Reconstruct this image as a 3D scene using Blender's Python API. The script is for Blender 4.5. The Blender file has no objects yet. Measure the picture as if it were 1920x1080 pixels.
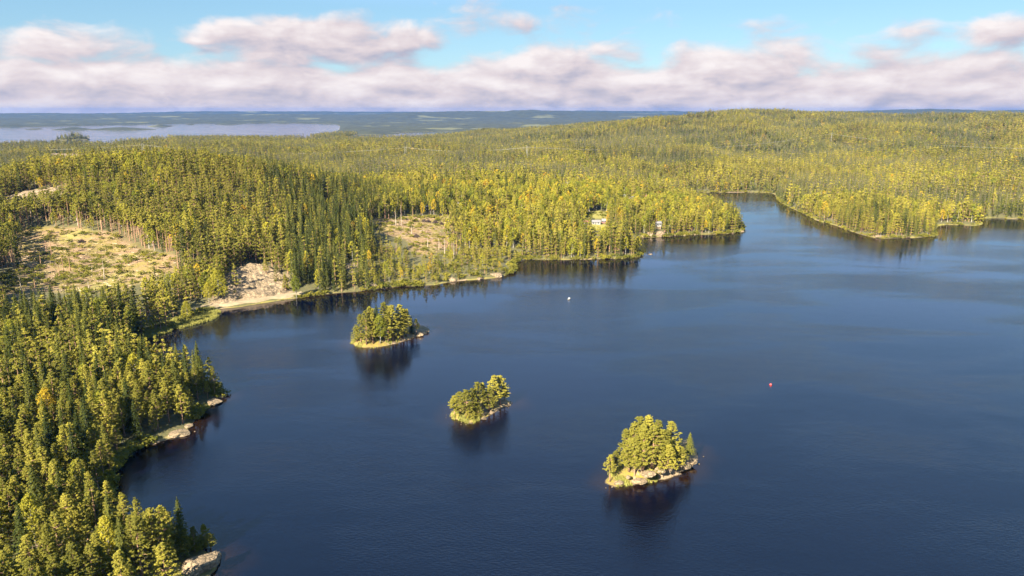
import bpy, math, random
import numpy as np
from mathutils import Vector, Matrix

random.seed(7)
RNG = np.random.default_rng(11)
SC = bpy.context.scene
COL = SC.collection
R = math.radians

# ------------------------------------------------------------------ camera, sky, sun, exposure
CAM_H, FPX, PITCH = 110.0, 1371.0, R(13.61)          # metres above the lake, focal length in photo pixels (1920 wide)
cam_d = bpy.data.cameras.new('camera')
cam_d.sensor_width = 36.0
cam_d.lens = 36.0 * FPX / 1920.0
cam_d.clip_start, cam_d.clip_end = 1.0, 80000.0
cam = bpy.data.objects.new('camera', cam_d)
COL.objects.link(cam)
cam.location = (0, 0, CAM_H)
cam.rotation_euler = (math.pi / 2 - PITCH, 0, 0)
SC.camera = cam

EXPO = 2.25
SUN_EL, SUN_AZ = R(33), R(-149)                      # azimuth clockwise from +Y (the view direction)
SUN_STR, SKY_STR = 5.0, 0.05
HAZE = 3.0e-5
SC.view_settings.view_transform = 'Standard'
SC.view_settings.look = 'None'
SC.view_settings.exposure = EXPO
SC.view_settings.gamma = 1.0
SC.view_settings.use_curve_mapping = False
cy = SC.cycles
cy.max_bounces, cy.diffuse_bounces, cy.glossy_bounces = 6, 2, 2
cy.transmission_bounces, cy.transparent_max_bounces, cy.volume_bounces = 2, 4, 0
cy.caustics_reflective = cy.caustics_refractive = False
cy.use_denoising = True
cy.use_adaptive_sampling = True
cy.adaptive_threshold = 0.015
cy.sample_clamp_indirect = 4.0

sun_d = bpy.data.lights.new('sun', 'SUN')
sun_d.energy, sun_d.angle, sun_d.color = SUN_STR, R(0.5), (1.0, 0.90, 0.72)
sun = bpy.data.objects.new('sun', sun_d)
COL.objects.link(sun)
to_sun = Vector((math.sin(SUN_AZ) * math.cos(SUN_EL), math.cos(SUN_AZ) * math.cos(SUN_EL), math.sin(SUN_EL)))
sun.rotation_euler = to_sun.to_track_quat('Z', 'Y').to_euler()
sun.location = (-300, -300, 400)


class NT:
    """Small helper for node trees."""
    def __init__(self, tree, clear=True):
        self.t = tree
        if clear:
            tree.nodes.clear()

    def n(self, typ, _in=None, **kw):
        nd = self.t.nodes.new(typ)
        for k, v in kw.items():
            setattr(nd, k, v)
        for k, v in (_in or {}).items():
            self.set(nd.inputs[k], v)
        return nd

    def set(self, sock, v):
        if isinstance(v, bpy.types.NodeSocket):
            self.t.links.new(v, sock)
        elif isinstance(v, bpy.types.Node):
            self.t.links.new(v.outputs[0], sock)
        else:
            sock.default_value = v

    def m(self, op, a, b=None, c=None, clamp=False):
        nd = self.n('ShaderNodeMath', operation=op, use_clamp=clamp)
        for i, v in enumerate((a, b, c)):
            if v is not None:
                self.set(nd.inputs[i], v)
        return nd.outputs[0]

    def smooth(self, v, lo, hi, a=0.0, b=1.0):
        nd = self.n('ShaderNodeMapRange', interpolation_type='SMOOTHSTEP')
        for k, q in (('Value', v), ('From Min', lo), ('From Max', hi), ('To Min', a), ('To Max', b)):
            self.set(nd.inputs[k], q)
        return nd.outputs[0]

    def lin(self, v, lo, hi, a=0.0, b=1.0):
        nd = self.n('ShaderNodeMapRange')
        for k, q in (('Value', v), ('From Min', lo), ('From Max', hi), ('To Min', a), ('To Max', b)):
            self.set(nd.inputs[k], q)
        return nd.outputs[0]

    def mix(self, f, a, b, blend='MIX'):
        nd = self.n('ShaderNodeMix', data_type='RGBA', blend_type=blend)
        self.set(nd.inputs['Factor'], f)
        self.set(nd.inputs['A'], a)
        self.set(nd.inputs['B'], b)
        return nd.outputs['Result']

    def noise(self, vec, scale, detail=3.0, rough=0.5, dist=0.0, col=False):
        nd = self.n('ShaderNodeTexNoise')
        if vec is not None:
            self.set(nd.inputs['Vector'], vec)
        nd.inputs['Scale'].default_value = scale
        nd.inputs['Detail'].default_value = detail
        nd.inputs['Roughness'].default_value = rough
        nd.inputs['Distortion'].default_value = dist
        return nd.outputs['Color' if col else 'Fac']


def c4(r, g, b):
    return (r, g, b, 1.0)


def px_dir(px, py):
    px, py = np.asarray(px, float), np.asarray(py, float)
    c, s = math.cos(PITCH), math.sin(PITCH)
    X, Yv = (px - 960.0), (540.0 - py)
    return np.stack([X, FPX * c + Yv * s, -FPX * s + Yv * c], -1)


def px_sky(px, py):
    d = px_dir(px, py)
    d = d / np.linalg.norm(d)
    return math.degrees(math.atan2(d[0], d[1])), math.degrees(math.asin(d[2]))


# ---- sky: Nishita air with a bank of low cloud all round the horizon
world = bpy.data.worlds.new('World')
SC.world = world
world.use_nodes = True
W = NT(world.node_tree)

dens = bpy.data.node_groups.new('cloud_density', 'ShaderNodeTree')
dens.interface.new_socket('P', in_out='INPUT', socket_type='NodeSocketVector')
dens.interface.new_socket('D', in_out='OUTPUT', socket_type='NodeSocketFloat')
G = NT(dens)
gi, go = G.n('NodeGroupInput'), G.n('NodeGroupOutput')
sp = G.n('ShaderNodeSeparateXYZ', {0: gi.outputs[0]})
az, el = sp.outputs[0], sp.outputs[1]
v1 = G.n('ShaderNodeCombineXYZ', {0: G.m('MULTIPLY', az, 0.26), 1: G.m('MULTIPLY', el, 0.52), 2: 3.7}).outputs[0]
wob = G.noise(v1, 1.0, 7.0, 0.53, 0.35)
v2 = G.n('ShaderNodeCombineXYZ', {0: G.m('MULTIPLY', az, 0.09), 1: 0.0, 2: 9.1}).outputs[0]
vtop = G.m('ADD', G.m('MULTIPLY', G.m('SUBTRACT', G.noise(v2, 1.0, 2.0), 0.5), 2.0), 3.3)
cur = G.m('MULTIPLY', G.m('SUBTRACT', vtop, el), 0.75)
# the clouds of the photograph: centre and half axes in picture pixels, weight
for cx, cyp, rx, ry, wt in (
        (600, 80, 200, 50, 1.1), (740, 85, 90, 34, .8), (1020, 128, 175, 46, 1.0), (1380, 138, 170, 64, 1.25),
        (1560, 160, 120, 46, .7), (1800, 135, 150, 44, 1.0), (100, 84, 150, 40, .72), (30, 150, 240, 42, .8),
        (1702, 64, 56, 24, .6), (1870, 64, 80, 30, .62), (340, 150, 120, 44, .8), (374, 77, 34, 7, .5),
        (650, 165, 220, 40, .9), (1420, 48, 60, 14, .22), (940, 42, 110, 20, .22), (1640, 100, 70, 24, .3)):
    a0, e0 = px_sky(cx, cyp)
    a1, _ = px_sky(cx + rx, cyp)
    _, e1 = px_sky(cx, cyp - ry)
    dx = G.m('DIVIDE', G.m('SUBTRACT', az, a0), abs(a1 - a0))
    dy = G.m('DIVIDE', G.m('SUBTRACT', el, e0), abs(e1 - e0))
    ln = G.m('SQRT', G.m('ADD', G.m('MULTIPLY', dx, dx), G.m('MULTIPLY', dy, dy)))
    e = G.m('MULTIPLY', G.m('SUBTRACT', 1.05, ln), wt)
    cur = G.m('SMOOTH_MAX', cur, e, 0.25)
cur = G.m('MINIMUM', cur, 1.0)
tot = G.m('ADD', cur, G.m('MULTIPLY', G.m('SUBTRACT', wob, 0.5), 2.1))
G.set(go.inputs[0], tot)

tc = W.n('ShaderNodeTexCoord').outputs['Generated']
ds = W.n('ShaderNodeSeparateXYZ', {0: tc})
w_az = W.m('MULTIPLY', W.m('ARCTAN2', ds.outputs[0], ds.outputs[1]), 180 / math.pi)
w_el = W.m('MULTIPLY', W.m('ARCSINE', ds.outputs[2]), 180 / math.pi)


def dens_at(da, de):
    p = W.n('ShaderNodeCombineXYZ', {0: W.m('ADD', w_az, da), 1: W.m('ADD', w_el, de), 2: 0.0}).outputs[0]
    g = W.n('ShaderNodeGroup')
    g.node_tree = dens
    W.set(g.inputs[0], p)
    return g.outputs[0]


D0, D1 = dens_at(0, 0), dens_at(-0.45, 0.65)
alpha = W.smooth(D0, -0.26, 0.50)
lit = W.m('MULTIPLY_ADD', W.m('SUBTRACT', D0, D1), 0.70, 0.40, clamp=True)
fine = W.noise(W.n('ShaderNodeCombineXYZ', {0: W.m('MULTIPLY', w_az, 0.23), 1: W.m('MULTIPLY', w_el, 0.9), 2: 1.3}).outputs[0], 1.0, 5.0, 0.55)
lit = W.m('ADD', lit, W.m('MULTIPLY', W.m('SUBTRACT', fine, 0.5), 1.1), clamp=True)
sky = W.n('ShaderNodeTexSky', sky_type='NISHITA', sun_disc=False)
sky.sun_elevation, sky.sun_rotation = SUN_EL, SUN_AZ
sky.altitude, sky.air_density, sky.dust_density, sky.ozone_density = 150.0, 1.0, 0.25, 2.4
k = 1.0 / (SKY_STR * 2 ** EXPO)
cr = W.n('ShaderNodeValToRGB')
W.set(cr.inputs[0], lit)
els = cr.color_ramp.elements
els[0].position, els[0].color = 0.0, c4(0.50, 0.49, 0.60)
els[1].position, els[1].color = 0.95, c4(1.0, 0.93, 0.92)
e_ = els.new(0.45)
e_.color = c4(0.78, 0.69, 0.72)
cloud = W.n('ShaderNodeVectorMath', {0: cr.outputs[0], 1: (k, k, k)}, operation='MULTIPLY').outputs[0]
skyc = W.n('ShaderNodeVectorMath', {0: sky.outputs[0], 1: (0.30, 0.32, 0.30)}, operation='MULTIPLY').outputs[0]
skyc = W.n('ShaderNodeVectorMath', {0: skyc, 1: (0.11 * k, 0.255 * k, 0.42 * k)}, operation='ADD').outputs[0]
hi_n = W.noise(W.n('ShaderNodeVectorMath', {0: W.n('ShaderNodeVectorMath', {0: tc, 1: W.n('ShaderNodeCombineXYZ', {0: W.m('MAXIMUM', ds.outputs[2], .06), 1: W.m('MAXIMUM', ds.outputs[2], .06), 2: W.m('MAXIMUM', ds.outputs[2], .06)}).outputs[0]}, operation='DIVIDE').outputs[0], 1: (1, 1, 0)}, operation='MULTIPLY').outputs[0], .55, 5.0, .55, .5)
thick = W.m('DIVIDE', W.m('MULTIPLY', W.smooth(hi_n, .30, .70), -.44), W.m('MAXIMUM', ds.outputs[2], .05))
hi_a = W.m('MULTIPLY', W.m('SUBTRACT', 1.0, W.m('EXPONENT', thick)), W.smooth(w_el, 7.0, 10.5))
skyc = W.mix(hi_a, skyc, (.56 * k, .84 * k, 1.42 * k, 1))  # high thin cloud added above the view, tinted blue to brighten the lake
bg = W.n('ShaderNodeBackground', {'Color': W.mix(alpha, skyc, cloud), 'Strength': SKY_STR})
wo = W.n('ShaderNodeOutputWorld')
W.t.links.new(bg.outputs[0], wo.inputs['Surface'])

# ------------------------------------------------------------------ numeric helpers


def hash2(ix, iy, seed):
    n = (ix.astype(np.int64) * 374761393 + iy.astype(np.int64) * 668265263 + seed * 1274126177) & 0x7fffffff
    n = ((n ^ (n >> 13)) * 1274126177) & 0x7fffffff
    return ((n ^ (n >> 16)) & 0xffff) / 65535.0


def vnoise(x, y, seed=0):
    x, y = np.asarray(x, float), np.asarray(y, float)
    ix, iy = np.floor(x), np.floor(y)
    fx, fy = x - ix, y - iy
    fx, fy = fx * fx * (3 - 2 * fx), fy * fy * (3 - 2 * fy)
    a, b = hash2(ix, iy, seed), hash2(ix + 1, iy, seed)
    c, d = hash2(ix, iy + 1, seed), hash2(ix + 1, iy + 1, seed)
    return (a + (b - a) * fx) * (1 - fy) + (c + (d - c) * fx) * fy


def fbm(x, y, seed=0, octaves=4):
    s, amp, tot = 0.0, 1.0, 0.0
    for o in range(octaves):
        s = s + amp * (vnoise(np.asarray(x) * 2 ** o + 17.3 * o, np.asarray(y) * 2 ** o - 9.1 * o, seed + o) - 0.5)
        tot += amp
        amp *= 0.5
    return s / tot * 2.0


def sstep(v, a, b):
    t = np.clip((np.asarray(v, float) - a) / (b - a), 0, 1)
    return t * t * (3 - 2 * t)


def on_level(px, py, z=0.0):
    d = px_dir(px, py)
    t = (z - CAM_H) / d[..., 2]
    return d[..., 0] * t, d[..., 1] * t


def project(x, y, z):
    c, s = math.cos(PITCH), math.sin(PITCH)
    dz = np.asarray(z, float) - CAM_H
    depth = np.asarray(y) * c - dz * s
    upv = np.asarray(y) * s + dz * c
    return 960 + FPX * np.asarray(x) / depth, 540 - FPX * upv / depth


def chaikin(p, n=2):
    for _ in range(n):
        q = np.roll(p, -1, 0)
        p = np.stack([p * .75 + q * .25, p * .25 + q * .75], 1).reshape(-1, 2)
    return p


def inside(poly, x, y):
    x, y = np.asarray(x, float), np.asarray(y, float)
    r = np.zeros(x.shape, bool)
    q = np.roll(poly, -1, 0)
    for (x0, y0), (x1, y1) in zip(poly, q):
        if y0 == y1:
            continue
        c = ((y0 > y) != (y1 > y)) & (x < (x1 - x0) * (y - y0) / (y1 - y0) + x0)
        r ^= c
    return r


def poly_dist(poly, x, y):
    x, y = np.asarray(x, np.float32), np.asarray(y, np.float32)
    best = np.full(x.shape, 1e12, np.float32)
    q = np.roll(poly, -1, 0)
    for (x0, y0), (x1, y1) in zip(poly, q):
        ex, ey = x1 - x0, y1 - y0
        t = np.clip(((x - x0) * ex + (y - y0) * ey) / (ex * ex + ey * ey + 1e-9), 0, 1)
        np.minimum(best, (x - x0 - t * ex) ** 2 + (y - y0 - t * ey) ** 2, out=best)
    return np.sqrt(best)


# ------------------------------------------------------------------ the lake outline (traced on the water level)
shore_px = [(372, 1110), (400, 1060), (410, 1046), (396, 1030), (352, 1018), (290, 1002), (235, 980), (205, 955), (200, 925), (222, 885),
            (244, 852), (275, 836), (310, 826), (352, 810), (358, 797), (376, 772), (398, 762), (417, 746), (412, 734), (380, 722), (330, 708),
            (275, 692), (240, 668), (236, 645), (262, 637), (300, 622), (345, 604), (380, 588), (398, 580), (450, 574), (500, 567), (545, 560),
            (600, 553), (660, 547), (705, 542), (760, 537), (830, 532), (860, 526), (905, 524), (945, 519), (968, 508), (962, 494), (985, 487),
            (1030, 486), (1080, 487), (1130, 486), (1165, 484), (1200, 482), (1203, 476), (1180, 466), (1165, 455), (1180, 447), (1210, 446),
            (1250, 443), (1300, 440), (1350, 439), (1385, 437), (1398, 431), (1380, 415), (1350, 398), (1322, 384), (1298, 370), (1288, 359),
            (1345, 361.5), (1400, 360), (1452, 361), (1456, 372), (1462, 380), (1490, 393), (1525, 411), (1575, 426), (1618, 442), (1650, 447), (1700, 446),
            (1745, 444), (1757, 440), (1752, 430), (1762, 421), (1800, 422), (1838, 423), (1842, 418), (1830, 411), (1845, 408), (1880, 409), (1925, 412),
            (2050, 416)]
sx, sy = on_level([p[0] for p in shore_px], [p[1] for p in shore_px])
lake_poly = np.concatenate([np.stack([sx, sy], 1), [(900, 760), (1150, 650), (1300, 300), (1300, -100), (300, -400), (-160, -300), (-150, 0), (-100, 110)]])
lake_poly = chaikin(lake_poly, 2)
# fine irregularity of the waterline
seg = np.linalg.norm(np.roll(lake_poly, -1, 0) - lake_poly, axis=1)
pts = []
for p, q, L in zip(lake_poly, np.roll(lake_poly, -1, 0), seg):
    n = max(1, int(L / 6)) if p[1] > 50 and abs(p[0]) < 900 else 1
    for i in range(n):
        pts.append(p + (q - p) * i / n)
pts = np.array(pts)
amp = np.where(pts[:, 1] > 60, 1.0, 0.0)
pts[:, 0] += amp * (fbm(pts[:, 0] / 14, pts[:, 1] / 14, 5, 3) * 3.0)
pts[:, 1] += amp * (fbm(pts[:, 0] / 14 + 50, pts[:, 1] / 14, 6, 3) * 3.5)
lake_poly = pts

RX0, RX1, RY0, RY1, RST = -720.0, 1000.0, 60.0, 1230.0, 4.0
gx, gy = np.meshgrid(np.arange(RX0, RX1 + 1, RST), np.arange(RY0, RY1 + 1, RST))
SDF = poly_dist(lake_poly, gx, gy) * np.where(inside(lake_poly, gx, gy), -1, 1)


def shore_d(x, y):
    """metres to the near lake's shore, positive on land"""
    u = np.clip((np.asarray(x, float) - RX0) / RST, 0, SDF.shape[1] - 1.001)
    v = np.clip((np.asarray(y, float) - RY0) / RST, 0, SDF.shape[0] - 1.001)
    i, j = u.astype(int), v.astype(int)
    fu, fv = u - i, v - j
    return (SDF[j, i] * (1 - fu) + SDF[j, i + 1] * fu) * (1 - fv) + (SDF[j + 1, i] * (1 - fu) + SDF[j + 1, i + 1] * fu) * fv


far_px = [(-260, 282), (0, 277), (60, 274), (120, 272), (165, 275), (240, 268), (300, 262), (420, 261), (540, 262), (600, 257), (632, 247),
          (640, 236), (620, 231.5), (430, 230.5), (330, 232), (200, 234.5), (100, 237), (0, 238.5), (-260, 240)]
fx_, fy_ = on_level([p[0] for p in far_px], [p[1] for p in far_px])
far_poly = chaikin(np.stack([fx_, fy_], 1), 2)
far2_px = [(640, 263), (700, 263), (790, 260), (870, 255), (862, 246.5), (760, 247.5), (680, 250)]
fx_, fy_ = on_level([p[0] for p in far2_px], [p[1] for p in far2_px])
far2_poly = chaikin(np.stack([fx_, fy_], 1), 2)
far_islands = []
for px, py, rx, dep, hh in ((228, 243, 58, 150, 17), (138, 243, 30, 130, 17), (302, 237, 17, 160, 18), (65, 242.5, 12, 70, 10),
                            (356, 234, 5, 80, 18), (430, 233, 26, 150, 20), (138, 262, 24, 60, 16), (690, 251, 60, 160, 22)):
    x, y = on_level(px, py)
    far_islands.append((float(x), float(y), rx * math.hypot(x, y) / FPX, dep, hh))

hills = [  # x, y, height, sx, sy
    (-385, 660, 30, 150, 95), (-250, 670, 20, 120, 110), (-150, 620, 7, 90, 90),
    (-215, 470, 9, 34, 34),
    (60, 900, 8, 220, 120),
    (880, 2650, 62, 560, 620), (1900, 2600, 64, 520, 560), (1350, 1800, 46, 420, 170), (480, 1800, 26, 330, 150), (820, 1420, 24, 200, 110), (150, 2250, 20, 420, 170),
    (2900, 2300, 60, 500, 600), (800, 1080, 22, 190, 110),
    (-900, 1500, 6, 500, 250), (-450, 1750, 5, 420, 160),
    (1150, 3400, 60, 900, 400),
    (-600, 9800, 62, 900, 900), (800, 10500, 72, 1100, 900), (-1300, 9000, 40, 500, 500), (300, 9300, 66, 350, 500), (-3600, 10200, 36, 1900, 1100), (-7200, 11000, 46, 2300, 1400),
    (4000, 10500, 62, 1600, 1000), (7600, 10500, 92, 2200, 1200), (5400, 9500, 70, 900, 800), (-6000, 15500, 70, 4000, 1600), (1500, 15500, 80, 4000, 1600), (10000, 15000, 80, 4000, 1600)]


def ground_h(x, y):
    x, y = np.asarray(x, float), np.asarray(y, float)
    r = np.hypot(x, y)
    d = shore_d(x, y)
    near = r < 1500
    d = np.where(near, d, 250.0)
    farm = r > 1900
    if np.any(farm):
        xf, yf = x[farm], y[farm]
        df = np.where(inside(far_poly, xf, yf), -1, 1) * poly_dist(far_poly, xf, yf)
        df = np.minimum(df, np.where(inside(far2_poly, xf, yf), -1, 1) * poly_dist(far2_poly, xf, yf))
        d = d.copy()
        d[farm] = df
    dl = np.maximum(d, 0)
    pxc = x / np.maximum(y, 1)
    low = sstep(r, 1300, 2300) * (1 - sstep(pxc, -0.05, 0.25)) * (1 - sstep(r, 7000, 9500))
    reg = 21 * (1 - 0.9 * low) * (0.42 + 0.58 * sstep(y, 300, 430))
    h = 1.1 * (1 - np.exp(-dl / 2.2)) + reg * (1 - np.exp(-dl / 150))
    rise = sstep(dl, 4, 110)
    for hx, hy, hh, hsx, hsy in hills:
        h = h + rise * hh * np.exp(-((x - hx) / hsx) ** 2 - ((y - hy) / hsy) ** 2)
    h = h + rise * (fbm(x / 150, y / 150, 21, 4) * 7 + fbm(x / 420, y / 420, 31, 3) * 8 * sstep(r, 700, 1600) * (1 - .6 * low))
    h = h + sstep(r, 1100, 1500) * (1 - low) * sstep(dl, 20, 200) * (1 - sstep(r, 5000, 6000)) * (np.abs(fbm(x / 340, y / 340, 25, 3)) * 48 - 14)
    h = h + sstep(dl, 1, 18) * fbm(x / 22, y / 22, 41, 3) * 1.3
    h = np.where(d > 0, np.maximum(h, 0.04 + 0.05 * np.minimum(dl, 8)), -np.minimum(5.0, 0.22 * -d + 0.05))
    h = h + (d > 0) * sstep(r, 3500, 3800) * sstep(dl, 0, 60) * (9 + 10 * fbm(x / 60, y / 60, 47, 3))
    for ix, iy, irx, iry, hh in far_islands:
        e = 1 - np.hypot((x - ix) / irx, (y - iy) / iry)
        h = np.maximum(h, hh * np.clip(e, -.2, 1) ** 1.0 * (e > 0) + (-5) * (e <= 0))
    return h


def hit(px, py, far=6000):
    """point of the ground seen at a photo pixel"""
    d = px_dir(px, py)
    d = d / np.linalg.norm(d)
    t = np.concatenate([np.arange(120, 1500, 1.0), np.arange(1500, far, 4.0)])
    z = CAM_H + d[2] * t
    gz = np.maximum(ground_h(d[0] * t, d[1] * t), 0)
    k_ = np.argmax(z <= gz)
    return float(d[0] * t[k_]), float(d[1] * t[k_]), float(gz[k_])


# picture-traced land cover, turned into ground polygons
def ground_poly(pxs):
    return np.array([hit(a, b)[:2] for a, b in pxs])


clear1_px = np.array([(45, 427), (130, 428), (215, 440), (255, 460), (325, 480), (335, 502), (300, 512), (265, 528), (215, 545), (150, 550), (60, 548), (10, 552), (-10, 545), (-10, 518), (45, 500), (30, 460)], float)
clear2_px = np.array([(698, 420), (722, 411), (760, 405), (843, 406), (848, 420), (822, 432), (832, 446), (836, 466), (815, 476), (780, 480), (775, 462), (758, 450), (720, 440), (700, 430)], float)
rock1_px = np.array([(4, 374), (60, 357), (120, 349), (124, 360), (60, 374), (20, 386)], float)
rockf_px = np.array([(425, 514), (470, 496), (505, 502), (545, 522), (545, 552), (500, 558), (450, 566), (395, 572), (415, 545)], float)
field_px = np.array([(1094, 399), (1120, 395), (1142, 399), (1138, 409), (1110, 411), (1096, 408)], float)
lawn_px = np.array([(1106, 421), (1134, 420), (1138, 430), (1110, 432)], float)
rock2_px = np.array([(68, 291), (110, 289), (165, 294), (160, 299), (110, 297)], float)
rock3_px = np.array([(188, 290), (214, 291), (210, 300), (192, 300)], float)
rock4_px = np.array([(640, 497), (668, 494), (675, 502), (648, 508)], float)
covers = {k_: ground_poly(v) for k_, v in dict(clear1=clear1_px, clear2=clear2_px, rock1=rock1_px, rockf=rockf_px, field=field_px, lawn=lawn_px, rock2=rock2_px, rock3=rock3_px, rock4=rock4_px).items()}
rocks_px = [rock1_px, rockf_px, rock2_px, rock3_px, rock4_px]
reed_px = np.array([(258, 640), (300, 629), (350, 614), (402, 600), (418, 587), (402, 580), (380, 583), (345, 597), (300, 615), (258, 630)], float)
rxp, ryp = on_level(reed_px[:, 0], reed_px[:, 1])
reed_poly = np.stack([rxp, ryp], 1)
road_px = [(362, 586), (378, 579), (410, 575), (450, 571), (500, 563), (545, 556), (570, 552)]
# ------------------------------------------------------------------ materials


def material(name):
    m = bpy.data.materials.new(name)
    m.use_nodes = True
    return m, NT(m.node_tree)


def finish(T, shader):
    o = T.n('ShaderNodeOutputMaterial')
    T.set(o.inputs['Surface'], shader.outputs[0] if isinstance(shader, bpy.types.Node) else shader)


def foliage(name, cols, stand, var=0.55, transl=0.36, autumn=None):
    """leaf material: colour drifts from tree to tree, from stand to stand and from clump to clump"""
    m, T = material(name)
    oi = T.n('ShaderNodeObjectInfo')
    st = T.m('ADD', T.m('MULTIPLY', T.noise(oi.outputs['Location'], stand, 2.0, 0.5), .55), T.m('MULTIPLY', T.noise(oi.outputs['Location'], .0032, 2.0, 0.5), .45))
    geo = T.n('ShaderNodeNewGeometry')
    mixv = T.m('ADD', T.m('MULTIPLY', oi.outputs['Random'], var), T.m('MULTIPLY', T.lin(st, 0.36, 0.64), 1 - var))
    mixv = T.m('ADD', mixv, T.m('MULTIPLY', T.m('SUBTRACT', geo.outputs['Random Per Island'], 0.5), 0.35), clamp=True)
    rp = T.n('ShaderNodeValToRGB')
    T.set(rp.inputs[0], mixv)
    e = rp.color_ramp.elements
    e[0].position, e[0].color = 0.0, c4(*cols[0])
    e[1].position, e[1].color = 1.0, c4(*cols[-1])
    for i, c in enumerate(cols[1:-1]):
        q = e.new((i + 1) / (len(cols) - 1))
        q.color = c4(*c)
    col = rp.outputs[0]
    if autumn:
        r2 = T.m('FRACT', T.m('MULTIPLY', oi.outputs['Random'], 7.31))
        for lo, c in autumn:
            col = T.mix(T.m('MULTIPLY', T.m('GREATER_THAN', r2, lo), 0.8), col, c4(*c))
    df = T.n('ShaderNodeBsdfDiffuse', {'Color': col, 'Roughness': 0.5})
    tr = T.n('ShaderNodeBsdfTranslucent', {'Color': T.mix(0.4, col, c4(0.20, 0.21, 0.035))})
    mx = T.n('ShaderNodeMixShader', {0: transl, 1: df.outputs[0], 2: tr.outputs[0]})
    finish(T, mx)
    return m


M = {}
M['pine'] = foliage('pine_needles', [(.066, .070, .016), (.192, .176, .030), (.385, .328, .052)], .012)
M['spruce'] = foliage('spruce_needles', [(.020, .032, .012), (.070, .080, .020), (.200, .188, .036)], .012)
M['birch'] = foliage('birch_leaves', [(.115, .140, .020), (.255, .240, .030), (.400, .330, .037)], .012, .7, .4,
                     [(.90, (.46, .305, .028)), (.98, (.36, .210, .030))])
M['bush'] = foliage('bush_leaves', [(.080, .088, .018), (.160, .152, .026), (.265, .225, .033)], .03, .7, .3)


def bark(name, a, b, scale):
    m, T = material(name)
    tcn = T.n('ShaderNodeTexCoord').outputs['Object']
    n = T.noise(tcn, scale, 4.0, .6)
    df = T.n('ShaderNodeBsdfPrincipled', {'Base Color': T.mix(T.smooth(n, .4, .62), c4(*a), c4(*b)), 'Roughness': .9})
    finish(T, df)
    return m


M['pine_bark'] = bark('pine_bark', (.20, .115, .065), (.27, .16, .09), 2.0)
M['spruce_bark'] = bark('spruce_bark', (.09, .07, .05), (.14, .11, .08), 2.0)
M['birch_bark'] = bark('birch_bark', (.36, .33, .28), (.08, .07, .055), 1.6)
M['snag'] = bark('bare_wood', (.40, .33, .26), (.28, .22, .16), 2.0)


def rock_nodes(T, pos, k_=1.0):
    n1 = T.noise(pos, .35, 5, .62)
    n2 = T.noise(pos, 2.2, 5, .65)
    col = T.mix(T.smooth(n1, .35, .65), c4(.265, .190, .112), c4(.195, .140, .082))
    col = T.mix(T.smooth(n2, .50, .68), col, c4(.105, .080, .050))
    col = T.mix(T.smooth(n1, .58, .74), col, c4(.13, .115, .03))
    return col, n2


m, T = material('granite')
pos = T.n('ShaderNodeNewGeometry').outputs['Position']
col, n2 = rock_nodes(T, pos)
wp_ = T.n('ShaderNodeVectorMath', {0: pos, 1: T.n('ShaderNodeVectorMath', {0: T.noise(pos, .6, 3, .6, 0, True), 1: (1.6, 1.6, 1.6)}, operation='MULTIPLY').outputs[0]}, operation='ADD').outputs[0]
vo = T.n('ShaderNodeTexVoronoi', {'Vector': wp_, 'Scale': .55}, feature='DISTANCE_TO_EDGE').outputs['Distance']
crack = T.smooth(vo, .07, .015)
col = T.mix(T.m('MULTIPLY', crack, .75), col, c4(.05, .042, .022))
sepz = T.n('ShaderNodeSeparateXYZ', {0: pos}).outputs[2]
col = T.mix(T.smooth(sepz, .3, .08), col, c4(.07, .05, .03))
bp = T.n('ShaderNodeBump', {'Strength': .9, 'Distance': .4, 'Height': T.m('SUBTRACT', n2, T.m('MULTIPLY', crack, .6))})
finish(T, T.n('ShaderNodeBsdfPrincipled', {'Base Color': col, 'Roughness': .88, 'Normal': bp.outputs[0]}))
M['rock'] = m

# ground: land cover read from a colour attribute (r clearing, g rock, b grass and field), shore rock by height
m, T = material('forest_ground')
pos = T.n('ShaderNodeNewGeometry').outputs['Position']
at = T.n('ShaderNodeVertexColor', layer_name='cover')
sc_ = T.n('ShaderNodeSeparateColor', {0: at.outputs[0]})
nA, nB, nC = T.noise(pos, .08, 4, .6), T.noise(pos, .9, 4, .6), T.noise(pos, .025, 3, .5)
floor = T.mix(T.smooth(nB, .35, .65), c4(.050, .050, .016), c4(.095, .080, .025))
slash = T.mix(T.smooth(nA, .40, .60), c4(.205, .128, .062), c4(.165, .125, .025))
slash = T.mix(T.smooth(nB, .52, .72), slash, c4(.10, .060, .030))
rk, n2 = rock_nodes(T, pos)
grass = T.mix(T.smooth(nB, .35, .7), c4(.16, .17, .02), c4(.25, .18, .05))
shaded_canopy = T.mix(T.smooth(T.noise(pos, .012, 5, .6), .35, .65), c4(.014, .018, .009), c4(.026, .030, .012))  # far treetops, cloud shade over the distant hills painted in as darker green
shaded_canopy = T.mix(T.smooth(T.noise(pos, .0016, 3, .5), .60, .68), shaded_canopy, c4(.085, .085, .035))
floor = T.mix(at.outputs['Alpha'], shaded_canopy, floor)
col = T.mix(sc_.outputs[0], floor, slash)
col = T.mix(sc_.outputs[1], col, rk)
col = T.mix(sc_.outputs[2], col, grass)
z = T.n('ShaderNodeSeparateXYZ', {0: pos}).outputs[2]
zz = T.m('ADD', z, T.m('MULTIPLY', T.m('SUBTRACT', nA, .5), 2.2))
edge = T.smooth(zz, .62, .2)
edgec = T.mix(T.smooth(nC, .40, .47), rk, T.mix(T.smooth(nC, .5, .6), T.mix(.5, grass, c4(.14, .11, .03)), floor))
col = T.mix(edge, col, edgec)
col = T.mix(T.smooth(z, .16, .02), col, c4(.05, .035, .02))
bp = T.n('ShaderNodeBump', {'Strength': .6, 'Distance': .3, 'Height': nB})
finish(T, T.n('ShaderNodeBsdfPrincipled', {'Base Color': col, 'Roughness': .95, 'Normal': bp.outputs[0]}))
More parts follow.
